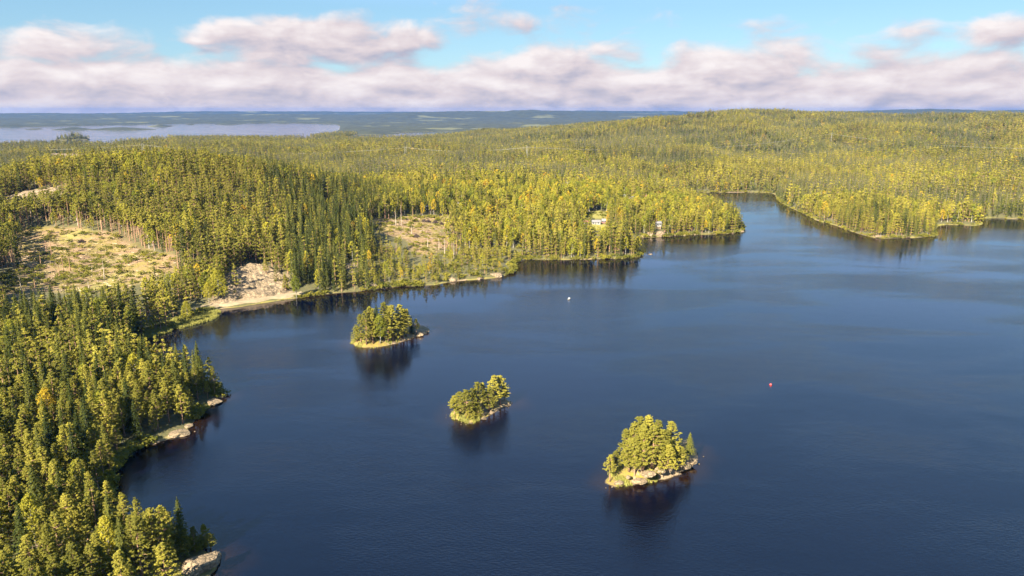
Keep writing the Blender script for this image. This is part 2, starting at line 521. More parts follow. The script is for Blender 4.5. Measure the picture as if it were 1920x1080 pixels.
M['ground'] = m

# water: wind ripples everywhere, slicker in the lee of the far shore; peaty shallows
m, T = material('lake_water')
pos = T.n('ShaderNodeNewGeometry').outputs['Position']
at = T.n('ShaderNodeVertexColor', layer_name='lake')
sc_ = T.n('ShaderNodeSeparateColor', {0: at.outputs[0]})
calm, shallow = sc_.outputs[0], sc_.outputs[1]
mp = T.n('ShaderNodeMapping', {'Vector': pos, 'Rotation': (0, 0, R(35)), 'Scale': (.55, 1.0, 1.0)}).outputs[0]
r1 = T.noise(mp, 1.5, 3, .6)
r2 = T.noise(mp, .16, 2, .5)
hgt = T.m('ADD', r1, T.m('MULTIPLY', r2, .9))
patch = T.noise(T.n('ShaderNodeMapping', {'Vector': pos, 'Scale': (.6, 1.6, 1)}).outputs[0], .012, 4, .55, .6)
windy = T.m('MULTIPLY', T.m('SUBTRACT', 1.0, calm), T.smooth(patch, .36, .60, .22, 1.0))
bp = T.n('ShaderNodeBump', {'Strength': T.lin(windy, 0, 1, .02, .52), 'Distance': .34, 'Height': hgt})
bc = T.mix(shallow, c4(.0003, .0010, .0060), c4(.011, .0050, .002))
pr = T.n('ShaderNodeBsdfPrincipled', {'Base Color': bc, 'Roughness': T.lin(windy, 0, 1, .012, .12), 'IOR': 1.5, 'Normal': bp.outputs[0]})
finish(T, pr)
M['water'] = m


def plain(name, a, rough=.7, b=None, scale=3.0, metal=0.0):
    m, T = material(name)
    tcn = T.n('ShaderNodeTexCoord').outputs['Object']
    n = T.noise(tcn, scale, 4, .6)
    b = b or tuple(v * .75 for v in a)
    finish(T, T.n('ShaderNodeBsdfPrincipled', {'Base Color': T.mix(T.smooth(n, .35, .7), c4(*a), c4(*b)), 'Roughness': rough, 'Metallic': metal}))
    return m


M['white'] = plain('white_boards', (.27, .255, .23))
M['cream'] = plain('cream_boards', (.62, .54, .40))
M['red'] = plain('red_boards', (.30, .05, .035))
M['roof_grey'] = plain('grey_roof', (.17, .165, .165), .6)
M['roof_red'] = plain('red_tiles', (.20, .085, .055))
M['roof_dark'] = plain('dark_roof', (.09, .085, .085))
M['glass'] = plain('window_glass', (.03, .04, .05), .1)
M['road'] = plain('gravel_road', (.26, .20, .12), .95, (.20, .15, .09), .4)
M['reed'] = plain('reed_stems', (.21, .195, .032), .8, (.16, .16, .03), .2)
M['metal'] = plain('galvanised_steel', (.32, .31, .28), .45, None, 1.0, .3)
M['brush'] = plain('brushwood', (.055, .035, .025), .95)
M['log'] = plain('cut_logs', (.36, .25, .15), .9)
M['buoy'] = plain('red_plastic', (.62, .06, .05), .35)
M['skin'] = plain('skin', (.45, .28, .2), .6)
M['cloth'] = plain('pale_jacket', (.66, .68, .72), .8)
M['wood'] = plain('grey_planks', (.40, .33, .25), .9)

# ------------------------------------------------------------------ mesh helpers


def mesh_from(name, v, f, mats, mi=None, smooth=False):
    """f: list of faces or (n,3|4) array"""
    me = bpy.data.meshes.new(name)
    v = np.asarray(v, np.float32)
    if isinstance(f, np.ndarray):
        k_ = f.shape[1]
        n = len(f)
        me.vertices.add(len(v))
        me.vertices.foreach_set('co', v.ravel())
        me.loops.add(n * k_)
        me.loops.foreach_set('vertex_index', f.astype(np.int32).ravel())
        me.polygons.add(n)
        me.polygons.foreach_set('loop_start', np.arange(0, n * k_, k_, dtype=np.int32))
        me.polygons.foreach_set('loop_total', np.full(n, k_, np.int32))
        me.update(calc_edges=True)
    else:
        me.from_pydata(v.tolist(), [], f)
    for mm in mats:
        me.materials.append(mm)
    if mi is not None:
        me.polygons.foreach_set('material_index', np.asarray(mi, np.int32))
    if smooth:
        me.polygons.foreach_set('use_smooth', np.ones(len(me.polygons), bool))
    me.update()
    return me


def link(name, me, parent=None, loc=None, label=None, cat=None, group=None, kind=None):
    o = bpy.data.objects.new(name, me)
    COL.objects.link(o)
    if parent is not None:
        o.parent = parent
    if loc is not None:
        o.location = loc
    if label:
        o['label'] = label
    if cat:
        o['category'] = cat
    if group:
        o['group'] = group
    if kind:
        o['kind'] = kind
    return o


class MB:
    """collects boxes, tubes, prisms into one mesh"""
    def __init__(self):
        self.v, self.f = [], []

    def add(self, v, f):
        o = len(self.v)
        self.v += [tuple(p) for p in v]
        self.f += [tuple(i + o for i in q) for q in f]
        return self

    def box(self, c, s, rz=0.0):
        cx, cy_, cz = c
        out = []
        for dz in (-.5, .5):
            for dx, dy in ((-.5, -.5), (.5, -.5), (.5, .5), (-.5, .5)):
                x, y = dx * s[0], dy * s[1]
                out.append((cx + x * math.cos(rz) - y * math.sin(rz), cy_ + x * math.sin(rz) + y * math.cos(rz), cz + dz * s[2]))
        return self.add(out, [(3, 2, 1, 0), (4, 5, 6, 7), (0, 1, 5, 4), (1, 2, 6, 5), (2, 3, 7, 6), (3, 0, 4, 7)])

    def tube(self, pts, rad, n=6, caps=True):
        pts = [Vector(p) for p in pts]
        rad = rad if isinstance(rad, (list, tuple)) else [rad] * len(pts)
        vs, fs = [], []
        for i, p in enumerate(pts):
            a = pts[max(i - 1, 0)]
            b = pts[min(i + 1, len(pts) - 1)]
            t = (b - a).normalized()
            s = t.orthogonal().normalized()
            if i and abs(s.dot(prev)) < .99:
                s = (prev - t * prev.dot(t)).normalized()
            prev = s
            u = t.cross(s)
            for j in range(n):
                w = 2 * math.pi * j / n
                vs.append(p + (s * math.cos(w) + u * math.sin(w)) * rad[i])
        for i in range(len(pts) - 1):
            for j in range(n):
                fs.append((i * n + j, i * n + (j + 1) % n, (i + 1) * n + (j + 1) % n, (i + 1) * n + j))
        if caps:
            fs.append(tuple(range(n - 1, -1, -1)))
            fs.append(tuple((len(pts) - 1) * n + j for j in range(n)))
        return self.add(vs, fs)

    def mesh(self, name, mat, smooth=False):
        return mesh_from(name, self.v, self.f, [mat], None, smooth)


# ------------------------------------------------------------------ terrain and water sheets (fan-shaped grids, fine near, coarse far)
def fan(rr, a0, a1, na):
    nr = len(rr)
    aa = np.radians(np.linspace(a0, a1, na))
    rg, ag = np.meshgrid(rr, aa, indexing='ij')
    x, y = rg * np.sin(ag), rg * np.cos(ag)
    i, j = np.meshgrid(np.arange(nr - 1), np.arange(na - 1), indexing='ij')
    q = np.stack([i * na + j, i * na + j + 1, (i + 1) * na + j + 1, (i + 1) * na + j], -1).reshape(-1, 4)
    return x.ravel(), y.ravel(), q[:, ::-1]


tx, ty, tq = fan(np.concatenate([np.arange(70, 330, 2.2), np.arange(330, 1100, 2.4), 1100 * (16500 / 1100) ** (np.arange(250) / 249)]), -52, 52, 440)
tz = ground_h(tx, ty)
me = mesh_from('terrain', np.stack([tx, ty, tz], 1), tq, [M['ground']], None, True)
cov = np.zeros((len(tx), 4), np.float32)
cov[:, 3] = 1 - sstep(np.hypot(tx, ty), 3300, 3700)
mask = np.hypot(tx, ty) < 2600
ids = np.nonzero(mask)[0]


def soft_in(name, w):
    out = np.zeros(len(tx), np.float32)
    p = covers[name]
    bx0, by0, bx1, by1 = p[:, 0].min() - 30, p[:, 1].min() - 30, p[:, 0].max() + 30, p[:, 1].max() + 30
    k_ = np.nonzero((tx > bx0) & (tx < bx1) & (ty > by0) & (ty < by1))[0]
    d = poly_dist(p, tx[k_], ty[k_]) * np.where(inside(p, tx[k_], ty[k_]), 1, -1)
    d = d + fbm(tx[k_] / 12, ty[k_] / 12, 77, 3) * w
    out[k_] = sstep(d, -w, w * .6)
    return out


cov[:, 0] = np.maximum(soft_in('clear1', 6), soft_in('clear2', 5))
spots = sstep(fbm(tx / 9, ty / 9, 91, 3), .42, .6)
cov[:, 1] = np.maximum.reduce([soft_in('rock1', 4), soft_in('rockf', 4), soft_in('rock2', 8), soft_in('rock3', 8), soft_in('rock4', 3), cov[:, 0] * spots * .8])
cov[:, 2] = np.maximum.reduce([soft_in('field', 4) * .9, soft_in('lawn', 4), cov[:, 0] * sstep(fbm(tx / 20, ty / 20, 95, 3), .15, .5) * .7])
ca = me.color_attributes.new('cover', 'FLOAT_COLOR', 'POINT')
ca.data.foreach_set('color', cov.ravel())
terrain = link('terrain', me, kind='structure', label='rolling forested ground round the lake with rocky shores', cat='terrain')

wx, wy, wq = fan(20 * 820 ** (np.arange(420) / 419), -60, 60, 260)
me = mesh_from('water', np.stack([wx, wy, np.zeros_like(wx)], 1), wq, [M['water']], None, True)
isl_px = {
    'island_1': [(660, 641), (664, 649), (685, 653), (712, 651), (740, 645), (765, 637), (785, 630), (803, 624), (805, 616), (792, 611), (770, 612), (735, 617), (700, 621), (672, 629)],
    'island_2': [(846, 784), (868, 789), (880, 794), (893, 790), (915, 780), (938, 768), (950, 763), (961, 759), (957, 751), (945, 745), (925, 746), (895, 752), (865, 764), (850, 774)],
    'island_3': [(1135, 904), (1150, 912), (1176, 909), (1210, 906), (1240, 900), (1262, 893), (1290, 880), (1306, 863), (1308, 850), (1294, 837), (1262, 838), (1225, 845), (1185, 858), (1150, 882)]}
isl_poly = {}
for k_, v in isl_px.items():
    a, b = on_level([p[0] for p in v], [p[1] for p in v])
    isl_poly[k_] = chaikin(np.stack([a, b], 1), 2)
wd = shore_d(wx, wy)
wd0 = wd.copy()
near = np.hypot(wx, wy) < 1300
for p in isl_poly.values():
    d_ = poly_dist(p, wx, wy)
    wd = np.where(near, np.maximum(wd, -d_), wd)
lak = np.zeros((len(wx), 4), np.float32)
lak[:, 3] = 1
calm = np.zeros(len(wx))
for px, py, rx, ry, a in ((840, 560, 150, 26, .85), (640, 590, 260, 30, .45), (1240, 500, 60, 40, .7), (1100, 510, 140, 16, .5), (1420, 420, 60, 50, .55), (1700, 480, 160, 22, .6),
                          (1860, 450, 120, 22, .65), (450, 640, 110, 26, .5), (1400, 372, 70, 10, .6)):
    cx, cyy = on_level(px, py)
    _, y2 = on_level(px, py - ry)
    ax = rx * math.hypot(cx, cyy) / FPX
    ay = abs(y2 - cyy)
    calm = np.maximum(calm, a * np.exp(-((wx - cx) / ax) ** 2 - ((wy - cyy) / ay) ** 2))
calm = np.maximum(calm, .95 * np.exp(np.minimum(wd0, 0) / np.where(wy > 330, 60, 14)))
calm = np.maximum(calm, .5 * np.exp(np.minimum(wd, 0) / 7))
calm = np.clip(calm * (1 + .9 * fbm(wx / 60, wy / 22, 55, 4)), 0, 1)
lak[:, 0] = np.where(near, calm, .2)
lak[:, 1] = np.where(near, sstep(wd + fbm(wx / 9, wy / 9, 58, 3) * 4, -9, 1), 0)
ca = me.color_attributes.new('lake', 'FLOAT_COLOR', 'POINT')
ca.data.foreach_set('color', lak.ravel())
water = link('lake_water', me, kind='structure', label='dark blue rippled lake', cat='lake')
# ------------------------------------------------------------------ islands
isl_h = {'island_1': 1.9, 'island_2': 1.9, 'island_3': 4.6}
isl_label = {'island_1': 'low wooded island closest to the far shore, sedge at one end and bare rock at the other',
             'island_2': 'small middle island with two clumps of pines and pale rock ledges',
             'island_3': 'largest rocky islet nearest the camera, bare slope facing the viewer'}
m, T = material('island_ground')
pos = T.n('ShaderNodeNewGeometry').outputs['Position']
rk, n2 = rock_nodes(T, pos)
at = T.n('ShaderNodeVertexColor', layer_name='cover')
sc_ = T.n('ShaderNodeSeparateColor', {0: at.outputs[0]})
nB, nA = T.noise(pos, 1.1, 4, .6), T.noise(pos, .3, 4, .6)
heath = T.mix(T.smooth(nB, .38, .62), c4(.20, .16, .02), c4(.17, .115, .035))
g = T.m('ADD', sc_.outputs[0], T.m('MULTIPLY', T.m('SUBTRACT', nA, .5), 2.4), clamp=True)
col = T.mix(T.smooth(g, .35, .65), rk, heath)
z = T.n('ShaderNodeSeparateXYZ', {0: pos}).outputs[2]
col = T.mix(T.smooth(z, .22, .05), col, c4(.07, .05, .025))
bp = T.n('ShaderNodeBump', {'Strength': .9, 'Distance': .3, 'Height': T.m('ADD', n2, nB)})
finish(T, T.n('ShaderNodeBsdfPrincipled', {'Base Color': col, 'Roughness': .92, 'Normal': bp.outputs[0]}))
M['island'] = m
isl_centre = {}


def island_z(key, x, y):
    p = isl_poly[key]
    d = poly_dist(p, x, y) * np.where(inside(p, x, y), 1, -1)
    h = isl_h[key]
    d = d + fbm(np.asarray(x) / 4, np.asarray(y) / 4, 61, 3) * 1.0
    z = np.where(d > 0, h * (1 - np.exp(-np.maximum(d, 0) / 3.6)) + .15, np.maximum(d, -4) * .35)
    z = z + sstep(d, .2, 3) * (fbm(np.asarray(x) / 3.2, np.asarray(y) / 3.2, 66, 4) * .75 + np.abs(fbm(np.asarray(x) / 7, np.asarray(y) / 7, 68, 2)) * 1.2)
    if key == 'island_3':
        cx, cy_ = p.mean(0)
        z = z * (1 + .45 * np.clip((np.asarray(x) - cx) / 14, -1, 1.1))
    return z


for key, p in isl_poly.items():
    c = p.mean(0)
    isl_centre[key] = c
    na, nr = 96, 34
    ang = np.linspace(0, 2 * math.pi, na, endpoint=False)
    pa = np.arctan2(p[:, 1] - c[1], p[:, 0] - c[0])
    pr = np.hypot(p[:, 0] - c[0], p[:, 1] - c[1])
    o_ = np.argsort(pa)
    rad = np.interp(ang, pa[o_], pr[o_], period=2 * math.pi)
    s = np.linspace(0, 1.25, nr)
    X = c[0] + np.outer(s, rad * np.cos(ang))
    Y = c[1] + np.outer(s, rad * np.sin(ang))
    Z = island_z(key, X, Y)
    i, j = np.meshgrid(np.arange(nr - 1), np.arange(na), indexing='ij')
    q = np.stack([i * na + j, (i + 1) * na + j, (i + 1) * na + (j + 1) % na, i * na + (j + 1) % na], -1).reshape(-1, 4)
    me = mesh_from(key, np.stack([X.ravel(), Y.ravel(), Z.ravel()], 1), q, [M['island']], None, False)
    cv = np.zeros((X.size, 4), np.float32)
    cv[:, 3] = 1
    u = (X.ravel() - c[0]) / rad.max()
    gr = {'island_1': .55 - .75 * u, 'island_2': .5 - .5 * u, 'island_3': .30 - .34 * u}[key]
    cv[:, 0] = np.clip(gr + .25 * (s[:, None] * np.ones(na)).ravel() * (u < 0), 0, 1)
    ca = me.color_attributes.new('cover', 'FLOAT_COLOR', 'POINT')
    ca.data.foreach_set('color', cv.ravel())
    link('island_terrain', me, kind='structure', label=isl_label[key], cat='island')

# ------------------------------------------------------------------ tree kinds


def unit(v):
    return v / np.maximum(np.linalg.norm(v, axis=-1, keepdims=True), 1e-6)


def blades(c, d, n, L, Wd):
    """rhombic leaf sprays: centre, long axis, normal"""
    d = unit(d - n * np.sum(d * n, -1, keepdims=True))
    s = np.cross(n, d)
    L, Wd = np.asarray(L).reshape(-1, 1), np.asarray(Wd).reshape(-1, 1)
    v = np.stack([c - d * L * .5, c + s * Wd * .5 + d * L * .08, c + d * L * .5, c - s * Wd * .5 + d * L * .08], 1).reshape(-1, 3)
    return v, np.arange(len(v)).reshape(-1, 4)


def tufts(rng, cen, rad, nb, size, up=.6, flat=.6):
    """clusters of sprays round the given centres"""
    cen, rad = np.repeat(cen, nb, 0), np.repeat(rad, nb)
    u = unit(rng.normal(size=(len(cen), 3)) + np.array([0, 0, .35]))
    rr = rng.uniform(.55, 1, (len(cen), 1))
    p = cen + u * rr * rad[:, None] * np.array([1, 1, flat])
    n = unit(u + np.array([0, 0, up]) + rng.normal(size=u.shape) * .45)
    d = rng.normal(size=u.shape)
    sz = size * rng.uniform(.7, 1.35, len(cen))
    return blades(p, d, n, sz, sz * rng.uniform(.55, .8, len(cen)))


def trunk_mesh(rng, h, r0, n=6, seg=7, top=.96, lean=.02, limbs=()):
    mb = MB()
    ax = rng.uniform(-lean, lean, 2) * h
    pts = []
    for i in range(seg):
        t = i / (seg - 1) * top
        w = math.sin(t * 3.1) * .012 * h
        pts.append((ax[0] * t * t + w * math.cos(ax[0] * 9), ax[1] * t * t + w * math.sin(ax[1] * 9), t * h - (.6 if i == 0 else 0)))
    mb.tube(pts, [r0 * (1.25 if i == 0 else 1) * (1 - .88 * i / (seg - 1)) for i in range(seg)], n)
    for a, b, rr in limbs:
        mid = [(a[q] + b[q]) / 2 + (.12 if q == 2 else 0) for q in range(3)]
        mb.tube([a, mid, b], [rr, rr * .7, rr * .25], 4, False)
    return mb


def pine(seed, h=15., base=.42, R0=2.6, nt=140, nb=16, size=.38, limbs=True, flat=.42, tuft=.20):
    """whorls of flat needle plates, the crown tapering to a rounded tip"""
    rng = np.random.default_rng(seed)
    lop = rng.uniform(0, 6.28)
    cen, rad, lb = [], [], []
    whorls = max(4, nt // 9)
    for i in range(nt):
        wq = (i % whorls + rng.uniform(-.2, .2)) / whorls
        q = min(max(wq, 0), 1)
        t = base + (1 - base) * q
        prof = (1.0 - q) ** .85 * (.62 + .38 * min(1, q * 4)) + .10
        a = i * 2.4 + rng.uniform(-.5, .5)
        ln = R0 * prof * rng.uniform(.35, 1.12) * (1 + .2 * math.cos(a - lop))
        z = t * h + ln * .10 + rng.uniform(-.15, .15)
        cen.append((math.cos(a) * ln, math.sin(a) * ln, z))
        rad.append(R0 * rng.uniform(.75, 1.25) * tuft * (1 - .3 * q))
        if limbs and i % 5 == 0:
            lb.append(((0, 0, z - ln * .3), (cen[-1][0] * .9, cen[-1][1] * .9, z - .05), .07))
    for k_ in range(3):
        cen.append((rng.normal() * .15, rng.normal() * .15, h * (.95 + .02 * k_)))
        rad.append(R0 * tuft * .7)
    v, f = tufts(rng, np.array(cen), np.array(rad), nb, size, .9, flat)
    return trunk_mesh(rng, h, .17 + h * .004, 6 if limbs else 4, 7 if limbs else 4, .97, .012, lb), v, f


def spruce(seed, h=17., R0=2.1, levels=26, per=9, nb=8, size=.62, base=.08):
    rng = np.random.default_rng(seed)
    C_, D_, N_, L_, W_ = [], [], [], [], []
    for i in range(levels):
        t = base + (1 - base) * (i + .3) / levels
        q = (t - base) / (1 - base)
        ln0 = R0 * ((1 - q) ** .8) * (.8 + .2 * min(1, q * 6)) + .12
        for j in range(per):
            a = 2 * math.pi * (j + rng.uniform(-.35, .35)) / per + i * .7
            ln = ln0 * rng.uniform(.62, 1.12)
            out = np.array([math.cos(a), math.sin(a), 0])
            side = np.array([-math.sin(a), math.cos(a), 0])
            z0 = t * h + rng.uniform(-.2, .2)
            for b in range(nb):
                s = (b + rng.uniform(.2, 1)) / nb
                s = s if nb > 1 else .55
                dz = -.38 * ln * s + .18 * ln * s * s
                off = side * rng.uniform(-.32, .32) * ln * s * (0 if nb == 1 else 1)
                C_.append(out * ln * s + off + np.array([0, 0, z0 + dz]))
                D_.append(out * 1.0 + side * rng.uniform(-.7, .7) + np.array([0, 0, -.35]))
                N_.append(out * .75 + np.array([0, 0, .75]) + rng.normal(size=3) * .35)
                sz = (size if nb > 1 else ln * 1.25) * rng.uniform(.75, 1.25) * (1 - .35 * q)
                L_.append(sz)
                W_.append(sz * rng.uniform(.45, .65))
    for b in range(6 if nb > 1 else 2):
        C_.append(np.array([0, 0, h * (.97 + .012 * b)]))
        D_.append(np.array([rng.normal() * .2, rng.normal() * .2, 1.]))
        N_.append(rng.normal(size=3) * np.array([1, 1, .2]))
        L_.append(.9)
        W_.append(.25)
    v, f = blades(np.array(C_), np.array(D_), unit(np.array(N_)), np.array(L_), np.array(W_))
    return trunk_mesh(rng, h, .16 + h * .004, 6 if nb > 3 else 4, 5, .95, .006), v, f


def leafy(seed, h=13., base=.28, R0=2.5, nt=80, nb=26, size=.4, limbs=True):
    rng = np.random.default_rng(seed)
    cen, rad, lb = [], [], []
    for i in range(nt):
        q = (i + rng.uniform(0, 1)) / nt
        t = base + (1 - base) * q * .96
        prof = math.sin(math.pi * min(1, .12 + q * .88) ** .85) ** .7
        a = i * 2.4 + rng.uniform(-.6, .6)
        ln = R0 * prof * math.sqrt(rng.uniform(.12, 1.05))
        cen.append((math.cos(a) * ln, math.sin(a) * ln, t * h))
        rad.append(R0 * rng.uniform(.26, .4))
        if limbs and i % 4 == 0:
            lb.append(((0, 0, max(t * h - ln * 1.1, h * .15)), (cen[-1][0] * .9, cen[-1][1] * .9, t * h), .06))
    v, f = tufts(rng, np.array(cen), np.array(rad), nb, size, .35, .9)
    return trunk_mesh(rng, h, .13 + h * .003, 6 if limbs else 4, 6 if limbs else 4, .9, .03, lb), v, f


def bush(seed, h=2.6, nb=14, size=.6):
    rng = np.random.default_rng(seed)
    cen = rng.normal(size=(9, 3)) * np.array([.9, .9, .45]) + np.array([0, 0, h * .5])
    v, f = tufts(rng, cen, np.full(9, .75), nb, size, .5, .9)
    return trunk_mesh(rng, h * .6, .06, 4, 3), v, f


HI = {  # full-detail kinds for the trees that stand near: separate trunk and crown meshes
    'pine': [pine(100 + i, 15, b, r) for i, (b, r) in enumerate(((.36, 2.6), (.26, 2.7), (.42, 2.5), (.18, 2.5), (.32, 2.9)))],
    'spruce': [spruce(200 + i, 17, r) for i, r in enumerate((2.8, 2.4, 3.2, 2.9))],
    'birch': [leafy(300 + i, 13, b, r) for i, (b, r) in enumerate(((.28, 2.4), (.2, 2.9), (.34, 2.2)))],
}
TOPH = {'pine': 15., 'spruce': 17., 'birch': 13., 'bush': 2.6}
BARK = {'pine': 'pine_bark', 'spruce': 'spruce_bark', 'birch': 'birch_bark', 'bush': 'spruce_bark'}
HIM = {}
for kd, lst in HI.items():
    HIM[kd] = []
    for tb, v, f in lst:
        HIM[kd].append((tb.mesh(kd + '_trunk', M[BARK[kd]], True), mesh_from(kd + '_crown', v, f, [M[kd]])))


def joined(name, kd, t):
    tb, v, f = t
    o = len(tb.v)
    vs = np.concatenate([np.array(tb.v), v])
    fs = list(tb.f) + [tuple(q + o) for q in f]
    return mesh_from(name, vs, fs, [M[BARK[kd]], M[kd]], [0] * len(tb.f) + [1] * len(f))


LOW = {
    'pine': [joined('m', 'pine', pine(400 + i, 15, b, r, 48, 9, .70, False, .42, .27)) for i, (b, r) in enumerate(((.24, 2.5), (.15, 2.6), (.32, 2.4)))]
    + [joined('e', 'pine', pine(440 + i, 17, b, 2.3, 22, 12, .75, False, .5, .32)) for i, b in enumerate((.66, .72))]
    + [joined('f', 'pine', pine(450 + i, 15, b, r, 26, 6, 1.15, False, .55, .34)) for i, (b, r) in enumerate(((.14, 2.5), (.22, 2.4), (.08, 2.6)))],
    'spruce': [joined('m', 'spruce', spruce(500 + i, 17, r, 15, 7, 3, 1.1)) for i, r in enumerate((2.4, 2.1, 2.7))]
    + [joined('f', 'spruce', spruce(550 + i, 17, r, 9, 6, 1)) for i, r in enumerate((2.0, 2.3))],
    'birch': [joined('m', 'birch', leafy(600 + i, 13, b, r, 26, 13, .8, False)) for i, (b, r) in enumerate(((.28, 2.4), (.2, 2.9), (.4, 2.1)))]
    + [joined('f', 'birch', leafy(650 + i, 13, b, r, 15, 7, 1.3, False)) for i, (b, r) in enumerate(((.12, 2.5), (.08, 2.9)))],
    'bush': [joined('m', 'bush', bush(700 + i)) for i in range(3)],
}
FAR0 = {'pine': 5, 'spruce': 3, 'birch': 3, 'bush': 0}     # first index of the far variants
KINDS = ['pine', 'spruce', 'birch', 'bush']


def place_tree(kd, x, y, z, h, label, group, var=None, rz=None, wide=1.0):
    var = random.randrange(len(HIM[kd])) if var is None else var
    tm, cm = HIM[kd][var]
    root = link(kd + '_tree', None, None, (x, y, z), label, 'tree', group)
    root.empty_display_size = .5
    root.rotation_euler = (0, 0, random.uniform(0, 6.28) if rz is None else rz)
    s = h / TOPH[kd]
    root.scale = (s * wide, s * wide, s)
    link('trunk', tm, root)
    link('crown', cm, root)
    return root


# ------------------------------------------------------------------ trees of the islands
def tree_h(px, py, pxt, pyt, z0):
    """height of a tree from its foot and its tip in the picture"""
    x, y = on_level(px, py, z0)
    lo, hi = 0.5, 40
    for _ in range(30):
        mid = (lo + hi) / 2
        if project(x, y, z0 + mid)[1] > pyt:
            lo = mid
        else:
            hi = mid
    return float(x), float(y), lo


isl_trees = {
    'island_3': [  # foot x, foot y, tip y, kind, variant, width, words
        (1144, 903, 853, 'pine', 2, .8, 'slim pale-stemmed pine standing outermost at the low end of the largest rocky islet'),
        (1154, 889, 846, 'pine', 2, .85, 'short pine second from the low end of the largest rocky islet'),
        (1190, 901, 822, 'pine', 0, .95, 'pine with a bare pale stem in front on the heathy slope of the largest islet'),
        (1172, 876, 806, 'pine', 1, 1.0, 'bushy pine at the shoulder of the grove on the largest islet'),
        (1186, 872, 793, 'pine', 3, 1.05, 'tall full pine on the low side of the grove on the largest islet'),
        (1198, 868, 783, 'pine', 4, 1.0, 'twin-topped crest pine of the largest islet, on the low-end side'),
        (1213, 865, 781, 'pine', 1, 1.1, 'tallest broad pine crowning the grove on the largest islet'),
        (1206, 880, 802, 'pine', 3, 1.0, 'full pine in front of the crest of the largest islet'),
        (1222, 874, 800, 'pine', 4, 1.0, 'pine above the bare slope in the middle of the largest islet'),
        (1231, 864, 788, 'pine', 1, 1.0, 'pine behind the middle of the grove on the largest islet'),
        (1242, 868, 812, 'pine', 3, 1.1, 'spreading pine on the high-rock side of the grove on the largest islet'),
        (1255, 858, 791, 'pine', 0, 1.0, 'separate round-topped pine rising beyond the grove of the largest islet'),
        (1252, 882, 834, 'pine', 3, 1.2, 'bushy dark pine halfway along the front ledge of the largest islet'),
        (1266, 878, 836, 'pine', 3, 1.15, 'low bushy pine beside the high bare rock of the largest islet'),
        (1278, 868, 838, 'pine', 1, 1.1, 'stunted pine on the bare high rock of the largest islet'),
        (1292, 851, 812, 'spruce', 0, 1.1, 'small pointed spruce alone on the high rocky end of the largest islet'),
        (1204, 874, 796, 'pine', 2, 1.0, 'slim pine between the crest pines of the largest islet'),
        (1236, 872, 806, 'pine', 4, 1.1, 'dense pine filling the inner side of the grove on the largest islet'),
        (1248, 866, 806, 'pine', 1, 1.0, 'pine linking the grove to the round-topped pine of the largest islet'),
        (1180, 884, 822, 'pine', 1, 1.0, 'dense low pine below the shoulder of the grove on the largest islet'),
        (1238, 890, 866, 'pine', 3, 1.0, 'tiny young pine on the bare front slope of the largest islet')],
    'island_2': [
        (852, 779, 742, 'pine', 2, 1.05, 'small pine leaning out at the sedge end of the middle island'),
        (862, 782, 735, 'pine', 1, 1.15, 'low spreading pine at the sedge end of the middle island'),
        (874, 781, 732, 'pine', 4, 1.1, 'broad pine in the lower clump of the middle island'),
        (886, 776, 728, 'pine', 3, 1.0, 'full pine inside the lower clump of the middle island'),
        (895, 772, 717, 'pine', 0, .95, 'pointed pine topping the lower clump of the middle island'),
        (905, 768, 718, 'pine', 2, .8, 'narrow pine beside the gap that splits the middle island'),
        (880, 788, 760, 'pine', 3, 1.1, 'little bushy pine above the front ledge of the middle island'),
        (897, 784, 757, 'pine', 1, 1.0, 'young pine beside the pale ledge in front of the middle island'),
        (917, 768, 727, 'pine', 3, 1.1, 'pine on the near flank of the taller clump of the middle island'),
        (926, 764, 704, 'pine', 1, 1.05, 'tallest pine of the middle island, on the gap side of the taller clump'),
        (938, 760, 705, 'pine', 4, 1.0, 'tall broad pine on the outer side of the taller clump of the middle island'),
        (946, 756, 722, 'pine', 0, .9, 'shorter pine at the outer edge of the taller clump of the middle island')],
    'island_1': [
        (669, 641, 610, 'pine', 3, 1.1, 'lowest pine at the sedge end of the island by the far shore'),
        (677, 643, 590, 'pine', 1, .95, 'second pine from the sedge end of the island by the far shore'),
        (687, 643, 583, 'pine', 3, .9, 'third front pine from the sedge end of the island by the far shore'),
        (695, 638, 576, 'pine', 2, .9, 'pointed pine behind the sedge end of the island by the far shore'),
        (700, 644, 590, 'pine', 1, 1.0, 'fourth front pine from the sedge end of the island by the far shore'),
        (708, 638, 574, 'spruce', 0, 1.1, 'dark pointed spruce inside the grove of the island by the far shore'),
        (713, 643, 592, 'birch', 0, 1.0, 'bright green birch in the front middle of the island by the far shore'),
        (722, 639, 568, 'pine', 2, .95, 'tallest pine, in the middle of the island by the far shore'),
        (728, 641, 585, 'pine', 3, 1.0, 'front middle pine of the island by the far shore'),
        (737, 637, 573, 'pine', 0, 1.0, 'broad-topped tall pine past the middle of the island by the far shore'),
        (743, 639, 590, 'pine', 3, 1.0, 'front pine towards the rock end of the island by the far shore'),
        (751, 635, 572, 'pine', 4, 1.0, 'tall round pine towards the rock end of the island by the far shore'),
        (756, 637, 594, 'pine', 1, 1.0, 'greyish front pine near the rock end of the island by the far shore'),
        (763, 632, 580, 'pine', 2, .9, 'last tall pine before the rock end of the island by the far shore'),
        (772, 629, 594, 'spruce', 1, 1.0, 'short spruce near the rock end of the island by the far shore'),
        (781, 625, 598, 'pine', 0, .9, 'outermost small pine beside the bare rock of the island by the far shore'),
        (730, 628, 574, 'pine', 1, 1.0, 'pine at the back middle of the island by the far shore'),
        (700, 630, 579, 'pine', 4, 1.0, 'pine at the back of the sedge end of the island by the far shore'),
        (757, 624, 579, 'pine', 1, 1.0, 'pine at the back of the rock end of the island by the far shore')]}
isl_group = {'island_1': 'trees of the island by the far shore', 'island_2': 'trees of the middle island', 'island_3': 'trees of the largest islet'}
